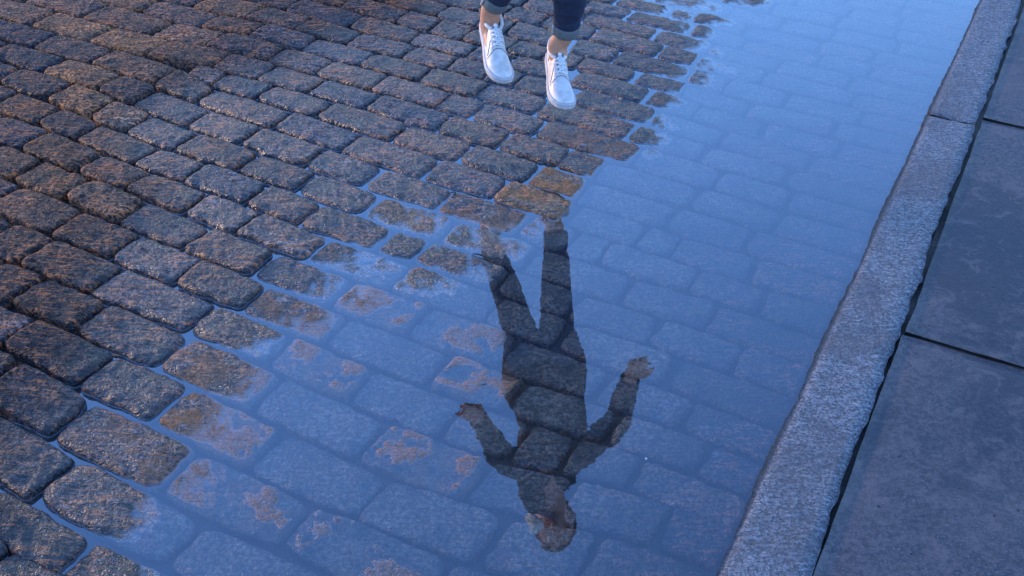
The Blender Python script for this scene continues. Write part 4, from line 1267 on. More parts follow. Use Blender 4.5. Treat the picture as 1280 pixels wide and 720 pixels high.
kerb = empty("kerb", ground(0.16, 2.4, 0.0)); kerb["kind"] = "structure"
KJ = [-0.1, 1.62 - 0.25, 3.395, 5.2, 7.0]
KJ = [-0.3, 0.75, 3.395, 5.6]
for k in range(3):
    o = block("kerbstone", 0.084, 0.236, KJ[k] + 0.0035, KJ[k + 1] - 0.0035, 0.100, 0.24, M_KERB, None, 0.0095, 0.012, 0.006, 0.0016, k * 9 + 1)
    o.parent = kerb; o.matrix_parent_inverse = Matrix.Translation(-kerb.location)
walk = grid("sidewalk", -2.6, 0.088, -0.3, 5.6, 0.08, 0.08, lambda s, t: 0.081 + 0.006 * fbm(Vector((s * 8, t * 8, 1)), 3), M_SOIL)
walk["kind"] = "structure"
TJ = [-0.3, 0.95, 2.197, 3.459, 4.72, 5.6]
for k in range(5):
    for m in range(2):
        s1 = (0.072 if k >= 2 else 0.077) if not m else -1.16
        s0 = -1.148 if not m else -2.4
        block("paving_slab", s0, s1, TJ[k] + 0.011, TJ[k + 1] - 0.006, 0.094 + 0.0015 * ((k + m) % 2), 0.03, M_SLAB, walk, 0.003, 0.03, 0.0045, 0.0008, 40 + k * 5 + m)

# ------------------------------------------------------------------ debris
def lump(name, c, r, mat, seed):
    bm = bmesh.new()
    bmesh.ops.create_icosphere(bm, subdivisions=2, radius=r)
    for v in bm.verts:
        v.co *= 1 + 0.35 * noise.noise(v.co / r * 1.3 + Vector((seed, 0, 0)))
        v.co.z *= 0.7
    o = link_bm(name, bm, mat, smooth=False); o.location = c
    return o

def top_at(s, t): return level_fast(s, t)

def wpos(x, y, z): return Vector((x, y, z))
def st_of(x, y): return (Vector((x, y)).dot(KN), Vector((x, y)).dot(KD))
s_, t_ = st_of(-1.015, 1.655)
tag(lump("pebble", wpos(-1.015, 1.655, bed_z(s_, t_) + 0.009), 0.0055, M_QUARTZ, 3), "tiny white pebble in the dark joint near the left edge", "pebble")
tag(lump("pebble", wpos(0.297, 1.654, -0.001), 0.0028, M_QUARTZ, 5), "tiny white speck floating in the puddle right of the head's reflection", "pebble")
bm = bmesh.new()
pts = [(-.016, -.004), (-.006, .006), (.004, .003), (.013, .008), (.016, 0), (.006, -.004), (-.004, -.003), (-.010, -.008)]
up_ = [bm.verts.new((x, y, 0.003 + 0.002 * math.sin(x * 300))) for x, y in pts]
dn_ = [bm.verts.new((x, y, 0.002 + 0.002 * math.sin(x * 300))) for x, y in pts]
bm.faces.new(up_); bm.faces.new(list(reversed(dn_)))
for k in range(8): bm.faces.new((up_[k], dn_[k], dn_[(k + 1) % 8], up_[(k + 1) % 8]))
lf = link_bm("leaf", bm, M_LEAF, smooth=False)
s_, t_ = st_of(-0.945, 1.957)
lf.location = wpos(-0.945, 1.957, bed_z(s_, t_) + 0.010)
tag(lf, "small torn orange leaf lying in a dark joint between cobblestones", "leaf")


def tube(bm, pts, rad, seg=16, cap=True):
    """elliptical tube through pts; rad entries are r or (rx, ry)"""
    pts = [Vector(p) for p in pts]
    rings = []
    ref = Vector((0, 1, 0))
    for i, p in enumerate(pts):
        d = (pts[min(i + 1, len(pts) - 1)] - pts[max(i - 1, 0)]).normalized()
        ax = ref - d * ref.dot(d)
        if ax.length < 0.2: ax = Vector((1, 0, 0)) - d * d.x
        ax.normalize()
        bx = d.cross(ax)
        r = rad[i]
        rx, ry = (r, r) if not isinstance(r, tuple) else r
        rings.append([bm.verts.new(p + bx * rx * math.cos(a) + ax * ry * math.sin(a)) for a in [2 * math.pi * k / seg for k in range(seg)]])
    for a, b in zip(rings, rings[1:]):
        for k in range(seg):
            bm.faces.new((a[k], a[(k + 1) % seg], b[(k + 1) % seg], b[k]))
    if cap:
        bm.faces.new(list(reversed(rings[0]))); bm.faces.new(rings[-1])
    return rings

def ball(bm, c, r, sc=(1, 1, 1), rot=None, seg=20):
    m = Matrix.Translation(Vector(c)) @ (rot.to_4x4() if rot else Matrix.Identity(4)) @ Matrix.Diagonal((sc[0] * r, sc[1] * r, sc[2] * r, 1))
    return bmesh.ops.create_uvsphere(bm, u_segments=seg, v_segments=seg // 2 + 2, radius=1, matrix=m)["verts"]

def smooth_path(pts, rad, k=4):
    """Catmull-Rom resample of points and radii"""
    P = [Vector(p) for p in pts]
    Rr = [(r, r) if not isinstance(r, tuple) else r for r in rad]
    op, orr = [], []
    for i in range(len(P) - 1):
        p0, p1, p2, p3 = P[max(i - 1, 0)], P[i], P[i + 1], P[min(i + 2, len(P) - 1)]
        for j in range(k):
            t = j / k
            op.append(0.5 * ((2 * p1) + (p2 - p0) * t + (2 * p0 - 5 * p1 + 4 * p2 - p3) * t * t + (3 * p1 - p0 - 3 * p2 + p3) * t ** 3))
            tt = t * t * (3 - 2 * t)
            orr.append((Rr[i][0] * (1 - tt) + Rr[i + 1][0] * tt, Rr[i][1] * (1 - tt) + Rr[i + 1][1] * tt))
    op.append(P[-1]); orr.append(Rr[-1])
    return op, orr

def remeshed(name, bm, voxel, mat, parent, smooth_it=3, fold=None):
    me = bpy.data.meshes.new(name)
    bmesh.ops.triangulate(bm, faces=bm.faces[:])
    bm.to_mesh(me); bm.free()
    tmp = bpy.data.objects.new(name + "_tmp", me); COL.objects.link(tmp)
    md = tmp.modifiers.new("r", 'REMESH'); md.mode = 'VOXEL'; md.voxel_size = voxel
    if smooth_it:
        sm = tmp.modifiers.new("s", 'SMOOTH'); sm.iterations = smooth_it; sm.factor = 0.5
    dg = bpy.context.evaluated_depsgraph_get()
    res = bpy.data.meshes.new_from_object(tmp.evaluated_get(dg))
    bpy.data.objects.remove(tmp); bpy.data.meshes.remove(me)
    res.name = name
    if fold:
        nrm = [v.normal.copy() for v in res.vertices]
        for v, nn in zip(res.vertices, nrm): v.co += nn * fold(v.co)
    for p in res.polygons: p.use_smooth = True
    res.materials.clear(); res.materials.append(mat)
    o = bpy.data.objects.new(name, res); COL.objects.link(o); o.parent = parent
    return o

# ------------------------------------------------------------------ twig by the water's edge, plus an added sliver for a dark reflected mark
for (tx_, ty_), bend, lab in (((-0.176, 2.714), 1, "tiny curled dark twig at the puddle edge beside the brown cobble"), ((-0.078, 2.405), -1, "short dark sliver added in shallow water for the dark mark by the reflected leg")):
    s_, t_ = st_of(tx_, ty_)
    zt = max(0.001, level_fast(s_, t_) + 0.002)
    bm = bmesh.new()
    base = Vector((tx_, ty_, zt))
    if bend > 0: pts = [base + Vector(v) for v in ((-0.012, 0.002, 0), (-0.008, 0.007, 0.002), (0, 0.008, 0.002), (0.004, 0.003, 0.001), (0, -0.002, 0.001), (-0.005, 0, 0))]
    else: pts = [base + Vector(v) for v in ((-0.034, 0.012, 0), (-0.015, 0.006, 0.003), (0.004, -0.004, 0.002), (0.022, -0.014, 0))]  # added sliver where the reflection has a dark mark, no real twig
    pp, rr = smooth_path(pts, [0.0012] + [0.0022] * (len(pts) - 2) + [0.0010], 4)
    tube(bm, pp, rr, 8)
    tag(link_bm("twig", bm, M_TWIG), lab, "twig")

# ------------------------------------------------------------------ the jumping person
person = empty("person", (0, 0, 0))
tag(person, "person jumping above the wet cobbles in rolled dark jeans, charcoal coat and white sneakers", "person")
# joints in metres (world axes, facing the viewer who stands at the origin)
ANK = {'a': Vector((-0.086, 3.135, 0.388)), 'b': Vector((0.126, 3.118, 0.312))}
KNE = {'a': Vector((0.028, 2.965, 0.680)), 'b': Vector((0.160, 2.955, 0.675))}
HIP = {'a': Vector((0.062, 3.10, 0.945)), 'b': Vector((0.196, 3.10, 0.945))}
CUF = {'a': ANK['a'] + Vector((0.014, -0.018, 0.060)), 'b': ANK['b'] + Vector((0.020, -0.018, 0.060))}
SHO = {'a': Vector((0.060, 2.96, 1.365)), 'b': Vector((0.275, 2.985, 1.322))}
ELB = {'a': Vector((-0.022, 2.80, 1.155)), 'b': Vector((0.398, 2.95, 1.115))}
WRI = {'a': Vector((-0.106, 2.72, 0.892)), 'b': Vector((0.417, 2.82, 0.782))}
TIP = {'a': Vector((-0.143, 2.675, 0.745)), 'b': Vector((0.447, 2.78, 0.613))}
NECK0, NECK1, HEADC = Vector((0.168, 2.955, 1.40)), Vector((0.176, 2.925, 1.50)), Vector((0.187, 2.905, 1.615))

body = bmesh.new()
tp, tr = smooth_path([(0.128, 3.09, 0.90), (0.128, 3.07, 0.96), (0.158, 3.01, 1.14), (0.165, 2.99, 1.22), (0.168, 2.975, 1.34), (0.168, 2.955, 1.40)],
                     [(0.13, 0.09), (0.145, 0.10), (0.100, 0.075), (0.112, 0.082), (0.106, 0.072), (0.055, 0.055)])
tube(body, tp, tr, 24)
for sd in 'ab':
    p, r = smooth_path([HIP[sd], HIP[sd].lerp(KNE[sd], 0.5), KNE[sd], KNE[sd].lerp(CUF[sd], 0.4), CUF[sd], ANK[sd], ANK[sd] + Vector((0.004, -0.010, -0.04))],
                       [0.070, 0.058, 0.042, 0.042, 0.0315, 0.030, 0.030])
    tube(body, p, r, 18)
    p, r = smooth_path([(SHO[sd] + NECK0) / 2, SHO[sd], SHO[sd].lerp(ELB[sd], 0.5), ELB[sd], ELB[sd].lerp(WRI[sd], 0.35), WRI[sd]],
                       [0.045, 0.046, 0.040, 0.034, 0.035, (0.025, 0.020)])
    tube(body, p, r, 16)
    # foot inside the shoe
    a = ANK[sd]
    tube(body, [a + Vector((0, 0.02, -0.035)), a + Vector((0.004, -0.03, -0.050)), a + Vector((0.014, -0.09, -0.082))], [0.022, 0.023, 0.019], 14)
    # hand: palm, four fingers, thumb
    ax = (TIP[sd] - WRI[sd]).normalized()
    L = (TIP[sd] - WRI[sd]).length
    side = ax.cross(Vector((0, -1, 0.35))).normalized()       # across the knuckles
    nrm = ax.cross(side).normalized()
    sgn = 1 if sd == 'a' else -1
    pl = [WRI[sd], WRI[sd] + ax * L * 0.16, WRI[sd] + ax * L * 0.34, WRI[sd] + ax * L * 0.50]
    rings = []
    for p_, rr in zip(pl, ((0.023, 0.018), (0.029, 0.016), (0.036, 0.015), (0.034, 0.012))):
        rings.append([body.verts.new(p_ + side * rr[0] * math.cos(q_) + nrm * rr[1] * math.sin(q_)) for q_ in [2 * math.pi * k / 16 for k in range(16)]])
    for A, B in zip(rings, rings[1:]):
        for k in range(16): body.faces.new((A[k], A[(k + 1) % 16], B[(k + 1) % 16], B[k]))
    body.faces.new(list(reversed(rings[0]))); body.faces.new(rings[-1])
    for fi, (offs, ln, cu, sp_) in enumerate(((0.027, 0.38, 0.36, 0.03), (0.0095, 0.47, 0.24, 0.0), (-0.0095, 0.44, 0.36, -0.02), (-0.027, 0.34, 0.50, -0.06))):
        o_ = WRI[sd] + ax * L * 0.46 + side * offs * sgn
        d0 = (ax + side * sp_ * sgn).normalized()
        pts_, rr = [o_], [0.0095]
        for j in range(3):
            ang = cu * (j + 0.4)
            d = (d0 * math.cos(ang) + nrm * math.sin(ang) * -1).normalized()
            pts_.append(pts_[-1] + d * L * ln * (0.42, 0.32, 0.26)[j]); rr.append((0.0088, 0.0080, 0.0066)[j])
        pp, rr = smooth_path(pts_, rr, 3)
        tube(body, pp, rr, 10); ball(body, pp[-1], 0.0066, seg=10)
    o_ = WRI[sd] + ax * L * 0.14 + side * 0.024 * sgn
    d = (ax * 0.85 + side * sgn * 0.50 - nrm * 0.35).normalized()
    d2 = (ax * 0.98 + side * sgn * 0.10 - nrm * 0.35).normalized()
    pp, rr = smooth_path([o_, o_ + d * 0.038, o_ + d * 0.038 + d2 * 0.03, o_ + d * 0.038 + d2 * 0.053], [0.014, 0.011, 0.0095, 0.0075], 3)
    tube(body, pp, rr, 10); ball(body, pp[-1], 0.0075, seg=10)
# neck and head
p, r = smooth_path([NECK0 - Vector((0, 0, 0.03)), NECK0, NECK1, HEADC - Vector((0.002, -0.012, 0.04))], [0.07, 0.056, 0.050, 0.052])
tube(body, p, r, 18)
HQ = Quaternion((0, 1, 0), R(6)) @ Quaternion((0, 0, 1), R(6))
HM = Matrix.Translation(HEADC) @ HQ.to_matrix().to_4x4()
vs = ball(body, (0, 0, 0), 1.0, (0.074, 0.093, 0.104), seg=40)
for v in vs:
    c = v.co
    if c.z < 0:                                   # jaw narrows to the chin
        k = -c.z / 0.104
        c.x *= 1 - 0.38 * k ** 1.6
        if c.y > 0: c.y *= 1 - 0.55 * k
        if c.y < 0: c.y -= 0.004 * k
        c.z *= 1.06
    if c.y < -0.03 and abs(c.z + 0.004) < 0.022 and 0.014 < abs(c.x) < 0.05:
        c.y += 0.007                              # eye sockets
    v.co = HM @ c
def hp(x, y, z): return HM @ Vector((x, y, z))
tube(body, [hp(0, -0.086, 0.012), hp(0, -0.098, -0.010), hp(0, -0.110, -0.030), hp(0, -0.094, -0.037)], [0.007, 0.009, 0.0125, 0.008], 12)
ball(body, hp(0.010, -0.096, -0.033), 0.007, seg=10); ball(body, hp(-0.010, -0.096, -0.033), 0.007, seg=10)
ball(body, hp(0, -0.088, -0.082), 0.020, (1, 0.8, 0.8), seg=14)      # chin
ball(body, hp(0, -0.088, -0.057), 0.017, (1.35, 0.6, 0.7), seg=14)   # mouth
for sx in (-1, 1):
    ball(body, hp(sx * 0.030, -0.070, 0.016), 0.020, (1.1, 0.8, 0.45), seg=12)   # brow
    ball(body, hp(sx * 0.040, -0.064, -0.030), 0.022, (1, 0.8, 0.9), seg=12)     # cheek
    ball(body, hp(sx * 0.075, 0.006, -0.008), 0.028, (0.28, 0.62, 1.05), seg=12) # ear
body_o = remeshed("body", body, 0.0055, M_SKIN, person, 3)

for sx in (-1, 1):
    bm = bmesh.new(); ball(bm, hp(sx * 0.030, -0.0745, -0.006), 0.0125, seg=16)
    e = link_bm("eye", bm, M_EYE, person)
    bm = bmesh.new(); ball(bm, hp(sx * 0.030, -0.0835, -0.007), 0.0055, (1, 0.8, 1), seg=12)
    link_bm("iris", bm, M_IRIS, e)
bm = bmesh.new()
p, r = smooth_path([hp(-0.020, -0.093, -0.057), hp(-0.008, -0.101, -0.055), hp(0, -0.102, -0.056), hp(0.008, -0.101, -0.055), hp(0.020, -0.093, -0.057)], [0.0015, 0.0042, 0.0046, 0.0042, 0.0015], 3)
tube(bm, p, r, 10)
link_bm("lips", bm, M_LIP, person)

# hair: short dark crop with strands swept back
bm = bmesh.new()
vs = ball(bm, (0, 0, 0), 1.0, (0.088, 0.106, 0.118), seg=44)
kill = []
for v in vs:
    c = v.co.copy()
    c.y += 0.006
    line = 0.040 - 0.062 * max(0.0, (c.y + 0.055) / 0.155) * 1.5
    if c.z < line and c.y < 0.10 or c.z < -0.055: kill.append(v)
    c *= 1 + 0.035 * noise.noise(Vector((c.x * 60, c.y * 18, c.z * 30)))
    v.co = HM @ c
bmesh.ops.delete(bm, geom=kill, context='VERTS')
hair = link_bm("hair", bm, M_HAIR, person)
sol = hair.modifiers.new("thickness", 'SOLIDIFY'); sol.thickness = 0.014; sol.offset = -1

# coat: fitted wool coat, sleeves ending at the wrists
bm = bmesh.new()
p, r = smooth_path([(0.122, 3.05, 0.865), (0.126, 3.05, 0.93), (0.130, 3.035, 1.015), (0.152, 3.01, 1.10), (0.168, 2.995, 1.17), (0.164, 2.98, 1.25), (0.168, 2.965, 1.335), (0.168, 2.955, 1.405)],
                   [(0.150, 0.120), (0.158, 0.125), (0.158, 0.118), (0.138, 0.100), (0.126, 0.095), (0.136, 0.110), (0.126, 0.095), (0.062, 0.062)])
tube(bm, p, r, 28)
for sd in 'ab':
    p, r = smooth_path([(SHO[sd] + NECK0) / 2, SHO[sd], SHO[sd].lerp(ELB[sd], 0.5), ELB[sd], ELB[sd].lerp(WRI[sd], 0.5), WRI[sd] + (TIP[sd] - WRI[sd]) * 0.02],
                       [0.058, 0.060, 0.056, 0.050, 0.044, 0.034])
    tube(bm, p, r, 18)
def fold_coat(c):
    return 0.004 * noise.noise(Vector((c.x * 7, c.y * 7, c.z * 16))) + 0.003 * noise.noise(Vector((c.x * 30, c.y * 30, c.z * 46)))
coat = remeshed("coat", bm, 0.008, M_COAT, person, 4, fold_coat)
# lapels, collar, buttons
bm = bmesh.new()
ring = [Vector((0.168 + 0.066 * math.cos(a), 2.952 + 0.064 * math.sin(a) , 1.418 + 0.012 * math.sin(a))) for a in [2 * math.pi * k / 20 for k in range(21)]]
ring = [q for k, q in enumerate(ring) if not 13 <= k <= 17]
ring = ring[13:] + ring[:13]
tube(bm, ring, [(0.012, 0.022)] * len(ring), 10)
link_bm("collar", bm, M_COAT, coat)
for sx in (-1, 1):
    bm = bmesh.new()
    a = [(0.168 + sx * 0.052, 2.872, 1.40), (0.168 + sx * 0.010, 2.862, 1.20), (0.168 + sx * 0.060, 2.862, 1.30), (0.168 + sx * 0.074, 2.880, 1.375)]
    f = [bm.verts.new(q) for q in a]; b = [bm.verts.new(Vector(q) + Vector((0, 0.012, 0))) for q in a]
    bm.faces.new(f); bm.faces.new(list(reversed(b)))
    for k in range(4): bm.faces.new((f[k], b[k], b[(k + 1) % 4], f[(k + 1) % 4]))
    bmesh.ops.recalc_face_normals(bm, faces=bm.faces[:])
    link_bm("lapel", bm, M_COAT, coat, smooth=False)
# skin-coloured open neckline
bm = bmesh.new()
a = [(0.136, 2.868, 1.415), (0.202, 2.868, 1.415), (0.170, 2.862, 1.31)]
f = [bm.verts.new(q) for q in a]; b = [bm.verts.new(Vector(q) + Vector((0, 0.02, 0))) for q in a]
bm.faces.new(f); bm.faces.new(list(reversed(b)))
for k in range(3): bm.faces.new((f[k], b[k], b[(k + 1) % 3], f[(k + 1) % 3]))
bmesh.ops.recalc_face_normals(bm, faces=bm.faces[:])
nk = link_bm("neckline", bm, M_SKIN, person, smooth=False)
# bunched dark scarf at the shoulder
bm = bmesh.new()
p, r = smooth_path([(0.075, 2.93, 1.345), (0.090, 2.895, 1.41), (0.105, 2.885, 1.47), (0.118, 2.90, 1.53), (0.135, 2.95, 1.53), (0.20, 3.0, 1.47), (0.235, 2.96, 1.42), (0.21, 2.90, 1.385)],
                   [0.040, 0.050, 0.045, 0.030, 0.036, 0.040, 0.034, 0.024])
tube(bm, p, r, 16)
remeshed("scarf", bm, 0.008, M_SCARF, person, 3, lambda c: 0.007 * noise.noise(Vector((c.x * 30, c.y * 30, c.z * 44))))
# white folded cloth beside the cheek
bm = bmesh.new()
a = [(0.094, 2.835, 1.500), (0.140, 2.805, 1.505), (0.142, 2.805, 1.545), (0.122, 2.820, 1.590), (0.094, 2.835, 1.615), (0.072, 2.85, 1.550)]
f = [bm.verts.new(q) for q in a]; b = [bm.verts.new(Vector(q) + Vector((-0.004, 0.016, 0.004))) for q in a]
cf = bm.verts.new((0.108, 2.812, 1.550)); cb = bm.verts.new((0.106, 2.842, 1.552))
m = len(a)
for k in range(m):
    bm.faces.new((f[k], f[(k + 1) % m], cf)); bm.faces.new((b[(k + 1) % m], b[k], cb))
    bm.faces.new((f[k], b[k], b[(k + 1) % m], f[(k + 1) % m]))
bmesh.ops.recalc_face_normals(bm, faces=bm.faces[:])
wc = link_bm("folded_cloth", bm, M_CLOTH, person, smooth=False)
wc["label"] = "white folded cloth beside the face"

# jeans
bm = bmesh.new()
p, r = smooth_path([(0.128, 3.085, 0.90), (0.128, 3.07, 0.96), (0.148, 3.03, 1.05)], [(0.125, 0.095), (0.140, 0.105), (0.120, 0.090)])
tube(bm, p, r, 24)
for sd in 'ab':
    cuf = CUF[sd]
    k = KNE[sd]
    p, r = smooth_path([HIP[sd], HIP[sd].lerp(k, 0.5), k, k.lerp(cuf, 0.45), cuf.lerp(k, 0.08)], [0.082, 0.074, 0.060, 0.053, 0.041])
    tube(bm, p, r, 20)
def fold_jean(c):
    return 0.004 * noise.noise(Vector((c.x * 14, c.y * 14, c.z * 34))) + 0.0022 * noise.noise(Vector((c.x * 40, c.y * 40, c.z * 70)))
jeans = remeshed("jeans", bm, 0.006, M_JEAN, person, 3, fold_jean)
for sd in 'ab':
    cuf, k = CUF[sd], KNE[sd]
    d = (k - cuf).normalized()
    bm = bmesh.new()
    seg = 32
    e1 = Vector((1, 0, 0)) - d * d.x; e1.normalize(); e2 = d.cross(e1)
    prof = [(0.034, -0.006), (0.039, -0.009), (0.0425, -0.004), (0.0430, 0.010), (0.0440, 0.024), (0.0435, 0.033), (0.040, 0.034), (0.037, 0.029)]
    rings = []
    for rr, hh in prof:
        rings.append([bm.verts.new(cuf + d * (hh + 0.0015 * math.sin(3 * a + 1)) + e1 * rr * math.cos(a) * 0.98 + e2 * rr * math.sin(a) * 1.05) for a in [2 * math.pi * j / seg for j in range(seg)]])
    for A, B in zip(rings, rings[1:]):
        for j in range(seg): bm.faces.new((A[j], A[(j + 1) % seg], B[(j + 1) % seg], B[j]))
    bmesh.ops.recalc_face_normals(bm, faces=bm.faces[:])
    cf_ = link_bm("rolled_cuff", bm, M_CUFF, jeans)
    # side seam, a pale ridge running down the cuff
    bm = bmesh.new()
    a = R(205)
    dirn = e1 * math.cos(a) + e2 * math.sin(a)
    if dirn.y > 0: dirn = e1 * math.cos(-a) + e2 * math.sin(-a)
    tube(bm, [cuf + d * h + dirn * rr for h, rr in ((-0.008, 0.0420), (0.006, 0.0440), (0.022, 0.0450), (0.033, 0.0440))], [0.0035] * 4, 8)
    link_bm("seam", bm, M_SEAM, cf_)

# ------------------------------------------------------------------ sneakers
def sneaker(toe, heel, roll, mirror):
    """local axes: +x forward from heel, z up from the outsole"""
    L = 0.262
    f = (toe - heel).normalized()
    lat = Vector((0, 0, 1)).cross(f).normalized()
    upv = f.cross(lat).normalized()
    q = Quaternion(f, roll)
    lat, upv = q @ lat, q @ upv
    M = Matrix(((f.x, lat.x * mirror, upv.x, toe.x - f.x * L), (f.y, lat.y * mirror, upv.y, toe.y - f.y * L), (f.z, lat.z * mirror, upv.z, toe.z - f.z * L), (0, 0, 0, 1)))
    U = [0.0, 0.02, 0.06, 0.13, 0.22, 0.32, 0.42, 0.52, 0.62, 0.72, 0.80, 0.87, 0.93, 0.97, 0.992, 1.0]
    WS = 0.81
    Wd = [0.010, 0.021, 0.029, 0.0335, 0.034, 0.0335, 0.0345, 0.038, 0.042, 0.045, 0.0455, 0.043, 0.0365, 0.027, 0.014, 0.006]
    Wd = [w * WS for w in Wd]
    Cx = [0, 0, 0, 0, -0.001, -0.002, -0.003, -0.004, -0.004, -0.003, -0.001, 0.002, 0.004, 0.006, 0.006, 0.006]
    Ht = [0.070, 0.078, 0.082, 0.079, 0.074, 0.074, 0.078, 0.077, 0.068, 0.057, 0.050, 0.045, 0.040, 0.034, 0.028, 0.022]
    seg = 28
    bm = bmesh.new()
    rings = []
    for u, w, cx, h in zip(U, Wd, Cx, Ht):
        ring = []
        for k in range(seg):
            a = 2 * math.pi * k / seg
            ca, sa = math.cos(a), math.sin(a)
            px_ = math.copysign(abs(ca) ** 0.72, ca)
            if sa >= 0: pz = 0.020 + (h - 0.020) * abs(sa) ** 0.85; px_ *= 1 - 0.16 * sa
            else: pz = 0.020 - 0.010 * abs(sa)
            x = u * L
            if u < 0.1: x += 0.010 * max(0, sa) * (u / 0.1) + 0.004 * (1 - u / 0.1) * (1 - max(0, sa))
            ring.append(bm.verts.new(M @ Vector((x, cx + w * px_, pz))))
        rings.append(ring)
    for A, B in zip(rings, rings[1:]):
        for k in range(seg): bm.faces.new((A[k], A[(k + 1) % seg], B[(k + 1) % seg], B[k]))
    bm.faces.new(list(reversed(rings[0]))); bm.faces.new(rings[-1])
    bmesh.ops.recalc_face_normals(bm, faces=bm.faces[:])
    sh = link_bm("sneaker", bm, M_SHOE, person)
    sb = sh.modifiers.new("sub", 'SUBSURF'); sb.levels = 1; sb.render_levels = 2
    def top(u, x=0.0):                       # height of the upper at station u and lateral share x
        for i in range(len(U) - 1):
            if U[i] <= u <= U[i + 1]:
                k = (u - U[i]) / (U[i + 1] - U[i])
                w = Wd[i] * (1 - k) + Wd[i + 1] * k; h = Ht[i] * (1 - k) + Ht[i + 1] * k; cx = Cx[i] * (1 - k) + Cx[i + 1] * k
                break
        sa = math.sqrt(max(0.0, 1 - min(1, abs(x)) ** 2.6))
        return Vector((u * L, cx + w * x * (1 - 0.16 * sa) , 0.020 + (h - 0.020) * sa ** 0.85))
    # sole: outline extruded, two-step sidewall
    bm = bmesh.new()
    lay = [(0.0, 0.001), (0.004, 0.003), (0.011, 0.0035), (0.0125, 0.0022), (0.015, 0.0034), (0.021, 0.0036), (0.023, 0.001)]
    rr = []
    out = [(u * L, cx + w) for u, w, cx in zip(U, Wd, Cx)] + [(u * L, cx - w) for u, w, cx in reversed(list(zip(U, Wd, Cx)))]
    cen = (L * 0.5, 0)
    for z, g_ in lay:
        ring = []
        for i, (x, y) in enumerate(out):
            a_, b_ = Vector(out[i - 1]), Vector(out[(i + 1) % len(out)])
            tn = (b_ - a_).normalized(); no = Vector((-tn.y, tn.x))
            if no.dot(Vector((x - L * 0.5, y * 3))) < 0: no = -no
            spring = 0.010 * max(0, (x / L - 0.75) / 0.25) ** 2
            ring.append(bm.verts.new(M @ Vector((x + no.x * g_, y + no.y * g_, z + spring))))
        rr.append(ring)
    for A, B in zip(rr, rr[1:]):
        for k in range(len(A)): bm.faces.new((A[k], A[(k + 1) % len(A)], B[(k + 1) % len(A)], B[k]))
    bm.faces.new(list(reversed(rr[0]))); bm.faces.new(rr[-1])
    bmesh.ops.recalc_face_normals(bm, faces=bm.faces[:])
    link_bm("sole", bm, M_SOLE, sh)
    bm = bmesh.new()
    ra = [bm.verts.new(M @ Vector((x * 0.985 + 0.002, y * 1.03, 0.0012 + 0.010 * max(0, (x / L - 0.75) / 0.25) ** 2))) for x, y in out]
    rb = [bm.verts.new(v.co - upv * 0.0032) for v in ra]
    for k in range(len(ra)): bm.faces.new((ra[k], rb[k], rb[(k + 1) % len(ra)], ra[(k + 1) % len(ra)]))
    bm.faces.new(ra); bm.faces.new(list(reversed(rb)))
    bmesh.ops.recalc_face_normals(bm, faces=bm.faces[:])
    link_bm("outsole", bm, M_OUT, sh)
    # padded collar round the ankle and dark lining inside it
    bm = bmesh.new()
    pts = []
    for k in range(25):
        a = 2 * math.pi * k / 24
        x = 0.055 + 0.050 * math.cos(a); y = 0.0270 * math.sin(a)
        z = 0.074 + 0.010 * max(0, -math.cos(a)) - 0.006 * abs(math.sin(a)) + 0.004 * max(0, math.cos(a))
        pts.append(M @ Vector((x, y - 0.001, z)))
    tube(bm, pts, [0.0060] * 25, 10, False)
    link_bm("ankle_collar", bm, M_SHOE, sh)
    bm = bmesh.new()
    cpt = bm.verts.new(M @ Vector((0.055, 0, 0.070)))
    ev = [bm.verts.new(p_ - upv * 0.001) for p_ in pts[:-1]]
    for k in range(24): bm.faces.new((ev[k], ev[(k + 1) % 24], cpt))
    lo = [bm.verts.new(v.co - upv * 0.01) for v in ev]
    for k in range(24): bm.faces.new((ev[k], lo[k], lo[(k + 1) % 24], ev[(k + 1) % 24]))
    link_bm("lining", bm, M_DARK, sh)
    # tongue
    bm = bmesh.new()
    A, B = [], []
    for k in range(7):
        u = 0.36 + 0.26 * k / 6
        for lst, dz in ((A, 0.0022), (B, -0.004)):
            lst.append([bm.verts.new(M @ (top(u, x) + Vector((0, 0, dz + (0.012 * (1 - k / 2) if k < 2 else 0))))) for x in (-0.52, -0.26, 0, 0.26, 0.52)])
    for k in range(6):
        for j in range(4):
            bm.faces.new((A[k][j], A[k][j + 1], A[k + 1][j + 1], A[k + 1][j])); bm.faces.new((B[k][j + 1], B[k][j], B[k + 1][j], B[k + 1][j + 1]))
    for k in (0, 6):
        for j in range(4): bm.faces.new((A[k][j], B[k][j], B[k][j + 1], A[k][j + 1]))
    bmesh.ops.recalc_face_normals(bm, faces=bm.faces[:])
    link_bm("tongue", bm, M_TONGUE, sh)
    # eyestays: raised facings on both sides of the lacing
    for sx in (-1, 1):
        bm = bmesh.new()
        p_ = [M @ (top(0.335 + 0.315 * k / 8, sx * (0.60 - 0.14 * k / 8)) + Vector((0, 0, 0.0008))) for k in range(9)]
        tube(bm, p_, [(0.0075, 0.0022)] * 9, 8)
        link_bm("eyestay", bm, M_SHOE, sh)
        bm = bmesh.new()
        for k in range(5):
            c = M @ (top(0.36 + 0.065 * k, sx * (0.62 - 0.03 * k)) + Vector((0, 0, 0.0022)))
            ball(bm, c, 0.0021, seg=8)
        link_bm("eyelets", bm, M_STITCH, sh)
    # seams: toe cap, quarter, heel
    bm = bmesh.new()
    toe_seam = [M @ (top(0.70 - 0.05 * (1 - abs(x) ** 2), x) + Vector((0, 0, 0.0004))) for x in [-0.96 + 1.92 * k / 16 for k in range(17)]]
    tube(bm, toe_seam, [0.0013] * 17, 6)
    link_bm("toe_cap_seam", bm, M_STITCH, sh)
